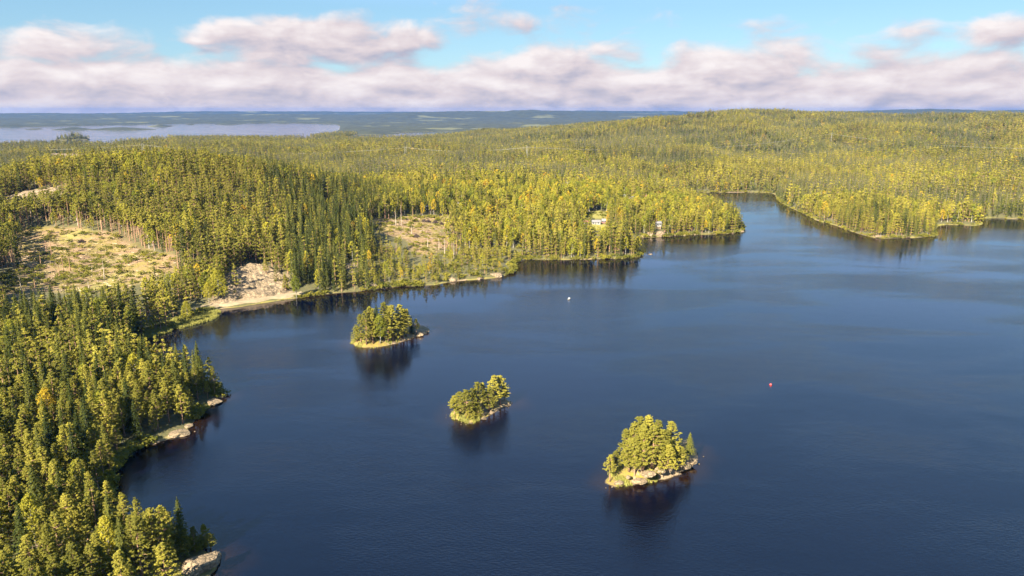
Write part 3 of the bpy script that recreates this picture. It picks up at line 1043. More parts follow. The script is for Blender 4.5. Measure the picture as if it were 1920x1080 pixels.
n_isl = {'pine': 0, 'spruce': 0, 'birch': 0}
for key, lst in isl_trees.items():
    for px, py, pyt, kd, var, wide, words_ in lst:
        z0 = 1.0
        for _ in range(5):
            x, y = on_level(px, py, z0)
            z0 = max(.2, float(island_z(key, np.array([x]), np.array([y]))[0]))
        x, y, h = tree_h(px, py, px, pyt, z0)
        place_tree(kd, x, y, z0 - .1, h * 1.03, words_, isl_group[key], var, None, wide * (1.5 if kd == 'pine' else 1.4) * (15 / max(h, 8)) ** .35)
        n_isl[kd] += 1

# ------------------------------------------------------------------ houses (sites are kept free of trees below)
house_spec = [  # px, py (foot), width, depth, wall height, turn, wall, roof, label, chimney
    (857, 388, 10, 7, 3.0, .25, 'cream', 'roof_grey', 'low cabin with a pale grey roof among broadleaf trees above the small clearing', True),
    (803, 392, 6, 5, 3.0, -.4, 'cream', 'roof_dark', 'small cream shed at the upper rim of the small clearing', False),
    (963, 399, 8, 6, 2.8, .5, 'red', 'roof_red', 'little red cottage below a thin bare mast tree', True),
    (1058, 349, 15, 9, 4.0, -.2, 'white', 'roof_grey', 'white house highest on the wooded peninsula', True),
    (1209, 373, 12, 7, 3.2, .15, 'white', 'roof_red', 'white house with a red roof near the crest of the peninsula', True),
    (1184, 374, 9, 6, 2.6, .1, 'cream', 'roof_grey', 'long beige outbuilding beside the red-roofed white house', False),
    (1170, 371, 5, 5, 3.0, -.3, 'white', 'roof_grey', 'tiny white hut left of the beige outbuilding', False),
    (1098, 421, 7, 6, 3.0, .4, 'white', 'roof_red', 'white cottage at the far side of the bright lawn', True),
    (1117, 420, 12, 6, 2.8, .08, 'white', 'roof_grey', 'long low white house with pale roof facing the bright lawn', False),
    (1134, 418, 7, 6, 3.0, -.35, 'red', 'roof_grey', 'grey-roofed hut behind the clipped tree by the lawn', False),
    (1235, 430, 6.5, 5, 3.2, .1, 'white', 'roof_grey', 'white boathouse cabin on top of the shore crag', False)]
sites = []
for px, py, w, dpt, hh, rot, wall, roof, lab, chim in house_spec:
    x, y, z = hit(px, py)
    w, dpt, hh = w * .68, dpt * .68, hh * .8
    plinth = 'boathouse' in lab
    if plinth:
        y, z = y + 2.0, z + 3.2
    root = link('cabin', None, None, (x, y, z - .15), lab, 'house', 'cabins of the peninsula')
    root.rotation_euler = (0, 0, rot)
    rh = dpt * .36
    mb = MB()
    hw, hd = w / 2, dpt / 2
    mb.add([(-hw, -hd, -.6), (hw, -hd, -.6), (hw, hd, -.6), (-hw, hd, -.6), (-hw, -hd, hh), (hw, -hd, hh), (hw, hd, hh), (-hw, hd, hh), (-hw, 0, hh + rh), (hw, 0, hh + rh)],
           [(3, 2, 1, 0), (0, 1, 5, 4), (2, 3, 7, 6), (1, 2, 6, 9, 5), (3, 0, 4, 8, 7), (4, 5, 9, 8), (6, 7, 8, 9)])
    link('wall', mb.mesh('wall', M[wall]), root)
    rb = MB()
    o, e = .45, .12
    sl = rh / hd
    for s in (-1, 1):
        y0, y1 = s * (hd + o), 0
        z0, z1 = hh - o * sl + .06, hh + rh + .06
        v = [(-hw - o, y0, z0), (hw + o, y0, z0), (hw + o, y1, z1), (-hw - o, y1, z1)]
        v += [(a, b, c + e) for a, b, c in v]
        rb.add(v, [(0, 1, 2, 3), (7, 6, 5, 4), (0, 4, 5, 1), (1, 5, 6, 2), (2, 6, 7, 3), (3, 7, 4, 0)])
    ro = link('roof', rb.mesh('roof', M[roof]), root)
    if chim:
        link('chimney', MB().box((hw * .4, hd * .2, hh + rh * .8 + .6), (.7, .7, 1.6)).mesh('chimney', M['roof_dark']), ro)
    link('door', MB().box((-hw * .1, -hd - .03, 1.0), (1.0, .08, 2.0)).mesh('door', M['roof_dark']), root)
    for wxp in ((-.62, .5) if w < 10 else (-.72, -.4, .3, .68)):
        wo_ = link('window', MB().box((hw * wxp, -hd - .03, hh * .56), (1.2, .06, 1.1)).mesh('window', M['glass']), root)
        fb = MB()
        for a, b, c, d in ((0, .62, 1.4, .1), (0, -.62, 1.4, .1), (-.65, 0, .1, 1.34), (.65, 0, .1, 1.34)):
            fb.box((hw * wxp + a, -hd - .05, hh * .56 + b), (c, .1, d))
        link('frame', fb.mesh('frame', M['white']), wo_)
    if plinth:
        link('foundation', MB().box((0, 0, -2.4), (w * .96, dpt * .96, 3.9)).mesh('foundation', M['rock']), root)
    sites.append((px, py, (w * .5 + 1.5) * FPX / math.hypot(x, y), 10, math.hypot(x, y), x, y))

# ------------------------------------------------------------------ the woods
lit_spots = [hit(a, b)[:2] + (lw,) for a, b, lw in ((360, 1062, 4.5), (385, 1054, 4.5), (68, 1048, 4), (325, 818, 4), (345, 808, 4), (398, 757, 4))]


def jitter_grid(r0, r1, st):
    amax = R(41)
    xs = np.arange(-r1 * math.sin(amax), r1 * math.sin(amax), st)
    ys = np.arange(r0 * math.cos(amax), r1, st)
    x, y = np.meshgrid(xs, ys)
    x = (x + RNG.uniform(-.46, .46, x.shape) * st).ravel()
    y = (y + RNG.uniform(-.46, .46, y.shape) * st).ravel()
    rr, aa = np.hypot(x, y), np.arctan2(x, y)
    k_ = (rr >= r0) & (rr < r1) & (np.abs(aa) < amax)
    return x[k_], y[k_]


P = {k_: [] for k_ in ('x', 'y', 'z', 'h', 'kind', 'wide')}
rings = ((110, 420, 4.0, .95), (420, 800, 3.9, .85), (800, 1500, 4.9, .95), (1500, 2600, 7.4, 1.32), (2600, 3600, 10.5, 1.8))
for r0, r1, st, wide in rings:
    x, y = jitter_grid(r0, r1, st)
    z = ground_h(x, y)
    dsh = np.where(np.hypot(x, y) < 1500, shore_d(x, y), 99)
    keep = (z > .3) & (dsh > .7)
    if r0 > 1900:
        keep &= z > 1.0
    x, y, z, dsh = x[keep], y[keep], z[keep], dsh[keep]
    n = len(x)
    r = np.hypot(x, y)
    bx, by = project(x, y, z)
    u1, u2, u3 = RNG.random(n), RNG.random(n), RNG.random(n)
    stand = fbm(x / 130, y / 130, 301, 3)
    # spruce stands, broadleaf belt round the cabins, pines on rock and along the shores
    big = fbm(x / 330, y / 330, 307, 3)
    p_sp = np.where(r > 900, .54 + 2.2 * np.clip(np.maximum(stand * .8, big) - .08, -.1, .5), .24 + .8 * np.clip(stand, -.3, .55))  # far spruce share raised so dark stands take the place of cloud shadows
    p_bi = .07 + .26 * sstep(fbm(x / 85, y / 85, 333, 3), .12, .3)
    belt = np.exp(-((bx - 1000) / 260) ** 2 - ((by - 385) / 55) ** 2)
    p_bi = p_bi + .5 * belt
    p_sp = p_sp * (1 - .8 * belt)
    p_sp = np.where((bx > 540) & (bx < 690) & (by > 400) & (by < 560), .75, p_sp)      # spruce plantation above the bay
    p_sp = np.where((bx > 950) & (bx < 1220) & (by > 430), .08, p_sp)                   # pine wood on the near shore of the peninsula
    p_sp = np.where((bx < 260) & (by > 540) & (by < 690), .5, p_sp)
    p_sp = np.where((bx < 430) & (by > 930), .12, p_sp)
    p_sp = np.where((by < 430) & (r > 560) & (r < 800) & (bx < 500), p_sp * .35, p_sp)  # pines on the rocky hill
    p_sp = np.where(r < 400, p_sp * .62, p_sp)
    p_sp = np.clip(p_sp, .03, .85)
    kind = np.where(u1 < p_sp, 1, np.where(u1 < p_sp + (1 - p_sp) * p_bi, 2, 0))
    base_h = np.where(kind == 0, 16.5, np.where(kind == 1, 19.0, 14.5))
    grow = 1 + .18 * fbm(x / 60, y / 60, 351, 3)
    h = base_h * grow * np.where(RNG.random(n) < .16, RNG.uniform(.4, .7, n), RNG.uniform(.75, 1.25, n))
    h = h * np.where(dsh < 6, .85, 1.0) * np.where(r < 330, .94, 1.0)
    # scrubby strip below the small clearing
    scrub = (bx > 690) & (bx < 975) & (by > 466) & (dsh < 90)
    h = np.where(scrub, h * RNG.uniform(.35, .75, n), h)
    kind = np.where(scrub & (u2 < .45), 3, kind)
    kind = np.where((dsh < 5) & (u2 < .15) & (r < 900), 3, kind)
    h = np.where(kind == 3, 2.6 * RNG.uniform(.6, 1.5, n), h)
    keep = np.ones(n, bool)
    # thin out on rocky ground
    keep &= ~((fbm(x / 16, y / 16, 371, 2) > .42) & (r < 1500) & (r > 350))
    # open ground stays open, and so do the views on to it that the place has
    if r1 <= 1500 or r0 == 1500:
        for poly, pxp in ((covers['clear1'], clear1_px), (covers['clear2'], clear2_px), (covers['field'], field_px), (covers['lawn'], lawn_px)) + tuple((None, q) for q in rocks_px):
            lim = 3000
            for fr in (0., .3, .55, .8):
                qx, qy = project(x, y, z + h * fr)
                io = inside(pxp, qx, qy)
                if poly is not None or fr < .7:
                    keep &= ~(io & (u3 > .015))
            if poly is not None:
                keep &= ~inside(poly, x, y)
        for px, py, hwp, hhp, rs, sx_, sy_ in sites:
            keep &= ~(np.hypot(x - sx_, y - sy_) < 10)
            qx, qy = project(x, y, z + h * .85)
            keep &= ~((np.abs(qx - px) < hwp) & (qy < py - 1) & (by > py - 2) & (r < rs) & (r > rs - 150) & ((u2 > .42) | (py == 430)))
        rp = np.array([on_level(a, b)[0] for a, b in road_px]), np.array([on_level(a, b)[1] for a, b in road_px])
        for a, b in zip(*rp):
            keep &= ~(np.hypot(x - a, y - b) < 8)
        for lx, ly, lw in lit_spots:
            vx, vy = lx - x, ly - y
            sdx, sdy = -to_sun.x / math.cos(SUN_EL), -to_sun.y / math.cos(SUN_EL)
            al, la = vx * sdx + vy * sdy, np.abs(-vx * sdy + vy * sdx)
            keep &= ~((al > -2) & (al < h / math.tan(SUN_EL) * .8) & (la < lw * .8))
        qx, qy = project(x, y, z + h * .8)
        strip = (qx > 385) & (qx < 545) & (qy > 575 - (qx - 385) * .13 - 6) & (qy < 584 - (qx - 385) * .13)
        keep &= ~(strip & (dsh < 40))
        keep &= ~inside(reed_px, qx, qy)
    for k_, v in zip(('x', 'y', 'z', 'h', 'kind', 'wide'), (x, y, z, h, kind, np.full(n, wide) * RNG.uniform(.85, 1.2, n))):
        P[k_].append(v[keep])
lp = lake_poly[(lake_poly[:, 1] > 130) & (np.abs(lake_poly[:, 0]) < 800)]
t = RNG.integers(0, len(lp) - 1, 2600)
w = lp[t] + (lp[t + 1] - lp[t]) * RNG.random((len(t), 1)) + RNG.normal(size=(len(t), 2)) * 1.3
sd_ = shore_d(w[:, 0], w[:, 1])
wpx, wpy = project(w[:, 0], w[:, 1], 0 * sd_)
ok = (sd_ > -.3) & (sd_ < 3.5) & (fbm(w[:, 0] / 22, w[:, 1] / 22, 433, 2) > -.25) & ~((wpx > 380) & (wpx < 545) & (wpy > 550) & (wpy < 600)) & (RNG.random(len(sd_)) < np.where(wpx > 1440, .35, 1.0))
for lx, ly, lw in lit_spots:
    ok &= np.hypot(w[:, 0] - lx, w[:, 1] - ly) > 7
w = w[ok]
nn = len(w)
for k_, v in zip(('x', 'y', 'z', 'h', 'kind', 'wide'), (w[:, 0], w[:, 1], np.maximum(ground_h(w[:, 0], w[:, 1]), 0), RNG.uniform(1.2, 3.6, nn), np.full(nn, 3), RNG.uniform(.8, 1.2, nn))):
    P[k_].append(v)
for key, cnt in (('clear1', 420), ('clear2', 170), ('field', 25), ('rockf', 34), ('rock1', 14)):
    q = covers[key]
    bxs = RNG.uniform(q[:, 0].min(), q[:, 0].max(), cnt * 3)
    bys = RNG.uniform(q[:, 1].min(), q[:, 1].max(), cnt * 3)
    io = inside(q, bxs, bys)
    bxs, bys = bxs[io][:cnt], bys[io][:cnt]
    nn = len(bxs)
    for k_, v in zip(('x', 'y', 'z', 'h', 'kind', 'wide'), (bxs, bys, ground_h(bxs, bys), RNG.uniform(.7, 2.8, nn), np.full(nn, 3), RNG.uniform(.8, 1.5, nn))):
        P[k_].append(v)
P = {k_: np.concatenate(v) for k_, v in P.items()}
PR = np.hypot(P['x'], P['y'])
Bx, By = project(P['x'], P['y'], P['z'])
Tx, Ty = project(P['x'], P['y'], P['z'] + P['h'])

# the trees that show largest stand as individuals
cap = {0: 290 - n_isl['pine'], 1: 300 - n_isl['spruce'], 2: 240 - n_isl['birch']}
single = np.zeros(len(PR), bool)
AREA = [('on the rocky point in the lower corner', 985), ('behind the cove of the lower corner', 925), ('beside the darkest near cove', 860),
        ('above the long near shore ledge', 800), ('in the middle of the near wooded point', 735), ('of the near point towards the reeds', -1)]
vis = (Bx > -25) & (Bx < 450) & (Ty < 1085) & (PR < 420) & (P['x'] < -40)
for kk, cp in cap.items():
    c = np.nonzero(vis & (P['kind'] == kk))[0]
    c = c[np.argsort(PR[c])][:cp]
    single[c] = True
    print('single', KINDS[kk], len(c), 'of', int((vis & (P['kind'] == kk)).sum()), 'reach', PR[c].max() if len(c) else 0)
LOOK = {0: 'clumpy-crowned pine', 1: 'pointed spruce', 2: 'rounded broadleaf tree'}
Sd = shore_d(P['x'], P['y'])
for i in np.nonzero(single)[0]:
    kk = int(P['kind'][i])
    where = [a for a, lim in AREA if By[i] > lim][0]
    rel = P['h'][i] / (15.5, 17.8, 13.6)[kk]
    size = 'tall ' if rel > 1.08 else 'short ' if rel < .84 else ''
    edge_ = "at the water's edge " if Sd[i] < 9 else 'in the second row ' if Sd[i] < 20 else 'at the picture edge ' if Bx[i] < 60 else ''
    lab = size + LOOK[kk] + ' ' + edge_ + where
    place_tree(KINDS[kk], P['x'][i], P['y'][i], P['z'][i] - .1, P['h'][i] * 1.03, lab, LOOK[kk] + 's ' + where, None, None, float(P['wide'][i]) * 1.1)

for px, py, pyt, var, wide, lab in ((262, 1048, 968, 0, 1.0, 'fifth pine back from the corner rock on the lower point'), (288, 1046, 962, 2, .95, 'fourth pine back from the corner rock on the lower point'),
                                    (316, 1044, 953, 4, .95, 'tallest pine of the lower point, third back from the corner rock'), (344, 1040, 984, 1, 1.05, 'second pine back from the corner rock on the lower point'),
                                    (366, 1034, 988, 3, 1.1, 'bushy pine directly behind the big corner rock'), (386, 1032, 984, 1, 1.1, 'outermost spreading pine at the tip beyond the big corner rock'),
                                    (396, 1036, 1000, 2, 1.2, 'small outermost pine leaning over the flat corner rock')):
    x, y, z0 = hit(px, py)
    lo, hi = 2, 30
    for _ in range(24):
        mid = (lo + hi) / 2
        if project(x, y, z0 + mid)[1] > pyt:
            lo = mid
        else:
            hi = mid
    place_tree('pine', x, y, z0 - .1, lo * 1.03, lab, 'pines at the tip of the lower corner point', var, None, wide * 1.15 * (15 / max(lo, 8)) ** .35)
for kd, px, py, pyt, var, wide, lab in (('birch', 412, 566, 508, 1, 1.25, 'big bright green broadleaf tree beside the granite slope'), ('birch', 392, 568, 530, 0, 1.0, 'smaller broadleaf tree left of the big one beside the granite slope'),
                                        ('pine', 520, 534, 498, 3, 1.1, 'pine rooted on the upper part of the granite slope'), ('pine', 536, 548, 514, 1, 1.0, 'pine rooted at the track end of the granite slope'),
                                        ('pine', 500, 520, 486, 0, 1.0, 'pine standing at the top edge of the granite slope'), ('birch', 556, 560, 518, 2, 1.0, 'pale-stemmed birch where the track enters the wood'),
                                        ('birch', 352, 600, 565, 1, 1.0, 'light green birch standing in the reed margin')):
    x, y, z0 = hit(px, py)
    lo, hi = 2, 30
    for _ in range(24):
        mid = (lo + hi) / 2
        if project(x, y, z0 + mid)[1] > pyt:
            lo = mid
        else:
            hi = mid
    place_tree(kd, x, y, z0 - .1, lo * 1.03, lab, 'trees round the granite slope', var, None, wide * 1.1 * (15 / max(lo, 8)) ** .3)
rest = ~single


def forest(name, kk, label):
    kd = KINDS[kk]
    c = np.nonzero(rest & (P['kind'] == kk))[0]
    col = bpy.data.collections.new(kd + '_kinds')
    for i, me in enumerate(LOW[kd]):
        o = bpy.data.objects.new('%s_kind_%02d' % (kd, i), me)
        col.objects.link(o)
    n = len(c)
    me = bpy.data.meshes.new(name)
    me.vertices.add(n)
    me.vertices.foreach_set('co', np.stack([P['x'][c], P['y'][c], P['z'][c] - .1], 1).astype(np.float32).ravel())
    nm = FAR0[kd]
    tot = len(LOW[kd])
    idx = RNG.integers(0, min(nm, 3) if nm else tot, n)
    if nm:
        far_ = PR[c] > 850
        idx = np.where(far_, RNG.integers(nm, tot, n), idx)
    if kd == 'pine':       # bare-stemmed trees line the open ground
        nearc = np.zeros(n, bool)
        for p in (covers['clear1'], covers['clear2']):
            nearc |= poly_dist(p, P['x'][c], P['y'][c]) < 16
        idx = np.where(nearc, RNG.integers(3, 5, n), idx)
    s = P['h'][c] / TOPH[kd]
    w = s * P['wide'][c] * (1.12 if kk != 3 else 1.2)
    rot = np.stack([np.zeros(n), np.zeros(n), RNG.uniform(0, 6.28, n)], 1)
    scl = np.stack([w, w, s * np.where(P['wide'][c] > 2.2, 1.2, 1.0)], 1)
    a = me.attributes.new('pick', 'INT', 'POINT')
    a.data.foreach_set('value', idx.astype(np.int32))
    a = me.attributes.new('turn', 'FLOAT_VECTOR', 'POINT')
    a.data.foreach_set('vector', rot.astype(np.float32).ravel())
    a = me.attributes.new('size', 'FLOAT_VECTOR', 'POINT')
    a.data.foreach_set('vector', scl.astype(np.float32).ravel())
    o = link(name, me, label=label, cat='forest', kind='stuff')
    ng = bpy.data.node_groups.new(name, 'GeometryNodeTree')
    ng.interface.new_socket('Geometry', in_out='INPUT', socket_type='NodeSocketGeometry')
    ng.interface.new_socket('Geometry', in_out='OUTPUT', socket_type='NodeSocketGeometry')
    Q = NT(ng)
    gi_, go_ = Q.n('NodeGroupInput'), Q.n('NodeGroupOutput')
    ci = Q.n('GeometryNodeCollectionInfo')
    ci.inputs['Collection'].default_value = col
    ci.inputs['Separate Children'].default_value = True
    ci.inputs['Reset Children'].default_value = True
    at = []
    for nmn, ty in (('pick', 'INT'), ('turn', 'FLOAT_VECTOR'), ('size', 'FLOAT_VECTOR')):
        q = Q.n('GeometryNodeInputNamedAttribute', data_type=ty)
        q.inputs['Name'].default_value = nmn
        at.append(q.outputs['Attribute'])
    er = Q.n('FunctionNodeEulerToRotation', {0: at[1]})
    ip = Q.n('GeometryNodeInstanceOnPoints')
    Q.set(ip.inputs['Points'], gi_.outputs[0])
    Q.set(ip.inputs['Instance'], ci.outputs[0])
    ip.inputs['Pick Instance'].default_value = True
    Q.set(ip.inputs['Instance Index'], at[0])
    Q.set(ip.inputs['Rotation'], er.outputs[0])
    Q.set(ip.inputs['Scale'], at[2])
    Q.set(go_.inputs[0], ip.outputs[0])
    md = o.modifiers.new('scatter', 'NODES')
    md.node_group = ng
    print(name, n)
    return o


forest('pine_forest', 0, 'pine forest covering the hills round the lake')
forest('spruce_forest', 1, 'dark spruce forest in stands on the hills round the lake')
forest('birch_forest', 2, 'yellow-green broadleaf woodland among the conifers round the lake')
forest('undergrowth', 3, 'low bushes along the shores and in the scrub')

# ------------------------------------------------------------------ rock: outcrops, crags, boulders, shore stones
def outcrop(name, key, lift, label, step=1.0):
    """bare rock standing proud of the slope inside a traced outline"""
    p = covers[key]
    xs = np.arange(p[:, 0].min() - 4, p[:, 0].max() + 4, step)
    ys = np.arange(p[:, 1].min() - 4, p[:, 1].max() + 4, step)
    X, Y = np.meshgrid(xs, ys)
    d = poly_dist(p, X, Y) * np.where(inside(p, X, Y), 1, -1) + fbm(X / 8, Y / 8, 81, 3) * 3
    rid = np.abs(fbm(X / 11, Y / 11, 83, 3))
    wx_, wy_ = X + fbm(X / 5, Y / 5, 88, 2) * 2.2, Y + fbm(X / 5, Y / 5, 89, 2) * 2.2
    cells = hash2(np.floor((wx_ + wy_ * .4) / 5.2), np.floor((wy_ - wx_ * .25) / 3.6), 90)
    small = hash2(np.floor((wx_ - wy_ * .3) / 2.1), np.floor((wy_ + wx_ * .2) / 1.7), 92)
    Z = ground_h(X, Y) - .8 + sstep(d, -1, 5) * (.9 + lift * (.1 + .5 * rid + .75 * cells + .28 * small))
    na, nb = len(xs), len(ys)
    i, j = np.meshgrid(np.arange(nb - 1), np.arange(na - 1), indexing='ij')
    q = np.stack([i * na + j, i * na + j + 1, (i + 1) * na + j + 1, (i + 1) * na + j], -1).reshape(-1, 4)
    dq = d.ravel()[q].max(1)
    q = q[dq > -1.5]
    c = (p[:, 0].mean(), p[:, 1].mean())
    z0 = float(ground_h(np.array([c[0]]), np.array([c[1]]))[0])
    me = mesh_from(name, np.stack([X.ravel() - c[0], Y.ravel() - c[1], Z.ravel() - z0], 1), q, [M['rock']])
    return link(name, me, None, (c[0], c[1], z0), label, 'rock')


outcrop('granite_slope', 'rockf', 3.0, 'broad pale granite slope above the lakeside track', .6)
outcrop('rock_outcrop', 'rock1', 2.0, 'pale bald rock on the crest of the hill above the big clearing')
outcrop('rock_outcrop', 'rock2', 2.5, 'far pale rock slab in the forest beyond the hill', 2.0)
outcrop('rock_outcrop', 'rock3', 2.5, 'small far pale rock beside the far rock slab', 2.0)
outcrop('rock_outcrop', 'rock4', 1.2, 'small light rock patch in the scrub below the small clearing')


def rock_mesh(seed, sx_, sy_, sz_, sub=2):
    """angular boulder: a subdivided box pulled to a rough ellipsoid with flat facets"""
    rng = np.random.default_rng(seed)
    n = 2 ** sub + 2
    import bmesh
    bm = bmesh.new()
    bmesh.ops.create_icosphere(bm, subdivisions=sub, radius=1.0)
    nrm = unit(rng.normal(size=(9, 3)))
    off = rng.uniform(.55, .9, 9)
    for v in bm.verts:
        c = np.array(v.co)
        for a, b in zip(nrm, off):
            t = c @ a
            if t > b:
                c = c - a * (t - b) * .9
        c = c * (1 + rng.normal() * .035)
        v.co = (c[0] * sx_, c[1] * sy_, c[2] * sz_)
    me = bpy.data.meshes.new('rock')
    bm.to_mesh(me)
    bm.free()
    me.materials.append(M['rock'])
    return me


rock_spec = [  # px, py, width px, height m, depth/width, label
    (366, 1074, 60, 1.9, 1.0, 'big pale rock at the tip of the lower corner point'),
    (398, 1052, 26, 1.2, .8, 'flat rock at the waterline beside the big corner rock'),
    (68, 1050, 34, 3.4, .8, 'square pale rock in a gap of the wood at the lower edge'),
    (52, 1068, 26, 2.0, .9, 'low slab beneath the square pale rock at the lower edge'),
    (330, 818, 44, .9, .5, 'long flat shore ledge on the near point'),
    (352, 803, 18, .9, .7, 'short ledge rock at the end of the long shore ledge'),
    (398, 757, 30, 1.3, .6, 'pale sloping rock at the tip of the near wooded point'),
    (411, 747, 16, .8, .8, 'outermost low rock of the near wooded point'),
    (290, 833, 18, .8, .7, 'small rock at the inner end of the shore ledge'),
    (1220, 477.5, 11, .7, .5, 'flat pale skerry alone in the water off the pine shore'),
    (956, 738, 7, .35, .5, 'little flat skerry beside the middle island'),
    (1222, 441, 20, 4.2, .8, 'rounded shore crag under the white boathouse cabin'),
    (1238, 442, 22, 4.6, .8, 'higher half of the shore crag under the white boathouse cabin'),
    (1206, 444, 10, 2.0, .8, 'low rock at the foot of the boathouse crag'),
    (1262, 442, 12, 1.6, .8, 'shore rock just past the boathouse crag'),
    (1284, 441, 8, 1.4, .8, 'second shore rock past the boathouse crag'),
    (1302, 440, 10, 1.2, .8, 'third shore rock past the boathouse crag'),
    (1372, 436, 14, 2.2, .8, 'rock near the tip of the boathouse peninsula'),
    (1388, 434, 16, 1.6, .8, 'low rock at the tip of the boathouse peninsula'),
    (930, 519, 30, 2.0, .5, 'long pale shore rock below the scrub at the bay corner'),
    (958, 510, 18, 2.0, .7, 'pale rock at the bay corner of the far shore'),
    (900, 524, 16, 1.6, .7, 'pale rock beside the long shore rock at the bay corner'),
    (848, 527, 18, 2.4, .7, 'leaning pale slab on the scrub shore'),
    (975, 490, 14, 1.6, .7, 'small rock inside the cove past the bay corner'),
    (700, 538, 20, 2.2, .6, 'brownish bank rock below the spruce plantation'),
    (735, 534, 14, 1.8, .6, 'second bank rock past the spruce plantation'),
    (1650, 444, 18, 1.2, .6, 'pale rock at the foot of the big right peninsula'),
    (1700, 444, 16, 1.2, .6, 'light shore rock along the end of the big right peninsula'),
    (1752, 440, 12, 1.0, .7, 'rock at the very end of the big right peninsula')]
for s_, (px, py, wp, hh, dr, lab) in enumerate(rock_spec):
    x, y, z = hit(px, py)
    w = wp * math.hypot(math.hypot(x, y), CAM_H - z) / FPX / 2
    me = rock_mesh(900 + s_, w, w * dr * 1.6, hh, 3 if wp > 25 else 2)
    o = link('shore_rock', me, None, (x, y + w * dr * .6, max(z, 0) - hh * .12), lab, 'rock', 'rocks of the shores')
    o.rotation_euler = (0, 0, random.uniform(-.3, .3))

# island ledges
for key, spots_ in (('island_1', [(798, 620, 14, .8, 'pale ledge at the bare tip of the island by the far shore'), (786, 626, 16, .9, 'rock shelf behind the bare tip of the island by the far shore'),
                                  (765, 635, 14, .5, 'low front ledge of the island by the far shore')]),
                    ('island_2', [(882, 791, 18, .5, 'pointed flat ledge at the front of the middle island'), (906, 784, 18, .5, 'second flat ledge at the front of the middle island'),
                                  (953, 758, 15, 1.0, 'rounded pale rock at the outer tip of the middle island'), (906, 775, 12, 1.2, 'bare rock in the gap of the middle island'),
                                  (936, 769, 12, .5, 'small ledge below the taller clump of the middle island')]),
                    ('island_3', [(1216, 886, 26, .9, 'broad bare slab in the middle of the largest islet'), (1238, 879, 20, .9, 'pale block beside the broad slab of the largest islet'),
                                  (1298, 862, 16, 1.0, 'steep pale rock at the high end of the largest islet'), (1285, 872, 18, .9, 'rock shoulder at the high end of the largest islet'),
                                  (1200, 900, 22, .9, 'low ledge at the front of the largest islet'), (1160, 903, 18, .8, 'flat stone at the low end of the largest islet'),
                                  (1178, 893, 9, .6, 'boulder on the heathy slope of the largest islet'), (1266, 888, 20, 1.0, 'waterline ledge on the front of the largest islet')])):
    for s_, (px, py, wp, hh, lab) in enumerate(spots_):
        x, y = on_level(px, py, .6)
        z = float(island_z(key, np.array([x]), np.array([y]))[0])
        x, y = on_level(px, py, max(z, .1))
        w = wp * math.hypot(math.hypot(x, y), CAM_H) / FPX / 2
        o = link('island_rock', rock_mesh(950 + s_ + len(key) * s_ + int(px), w * 1.15, w * .95, hh, 3), None, (float(x), float(y), max(z, 0) - hh * .5), lab, 'rock', 'rocks of the islands')
        o.rotation_euler = (0, 0, random.uniform(-.4, .4))

# loose stones along every shore: one mass
vs, fs, base = [], [], 0
proto = [np.array([v.co for v in rock_mesh(980 + i, 1, .8, .55, 1).vertices]) for i in range(4)]
pf = np.array([list(q.vertices) for q in rock_mesh(980, 1, 1, 1, 1).polygons])
edge_pts = [lake_poly[(lake_poly[:, 1] > 120) & (np.abs(lake_poly[:, 0]) < 800)]] + list(isl_poly.values())
for e in edge_pts:
    for p in e:
        if fbm(np.array([p[0] / 25]), np.array([p[1] / 25]), 401, 2)[0] < -.05 and len(e) > 300:
            continue
        if random.random() < .45:
            s = random.uniform(.15, .6)
            a = random.uniform(0, 6.28)
            q = proto[random.randrange(4)] * s * np.array([1, 1, .8])
            q = np.stack([q[:, 0] * math.cos(a) - q[:, 1] * math.sin(a), q[:, 0] * math.sin(a) + q[:, 1] * math.cos(a), q[:, 2]], 1)
            vs.append(q + np.array([p[0] + random.gauss(0, 1.6), p[1] + random.gauss(0, 1.6), .12]))
            fs.append(pf + base)
            base += len(q)
link('shore_stones', mesh_from('shore_stones', np.concatenate(vs), np.concatenate(fs), [M['rock']]), label='loose pale stones strewn along the waterline', cat='stones', kind='stuff')

# ------------------------------------------------------------------ reeds, sedge, track
def blade_mass(name, xs, ys, zs, h0, h1, wd, mat, label, cat):
    n = len(xs)
    a = RNG.uniform(0, 6.28, n)
    hh = RNG.uniform(h0, h1, n)
    lean = RNG.normal(size=(n, 2)) * .18 * hh[:, None]
    dx, dy = np.cos(a) * wd * .5, np.sin(a) * wd * .5
    v = np.stack([np.stack([xs - dx, ys - dy, zs], 1), np.stack([xs + dx, ys + dy, zs], 1), np.stack([xs + lean[:, 0], ys + lean[:, 1], zs + hh], 1)], 1).reshape(-1, 3)
    return link(name, mesh_from(name, v, np.arange(3 * n).reshape(-1, 3), [mat]), label=label, cat=cat, kind='stuff')


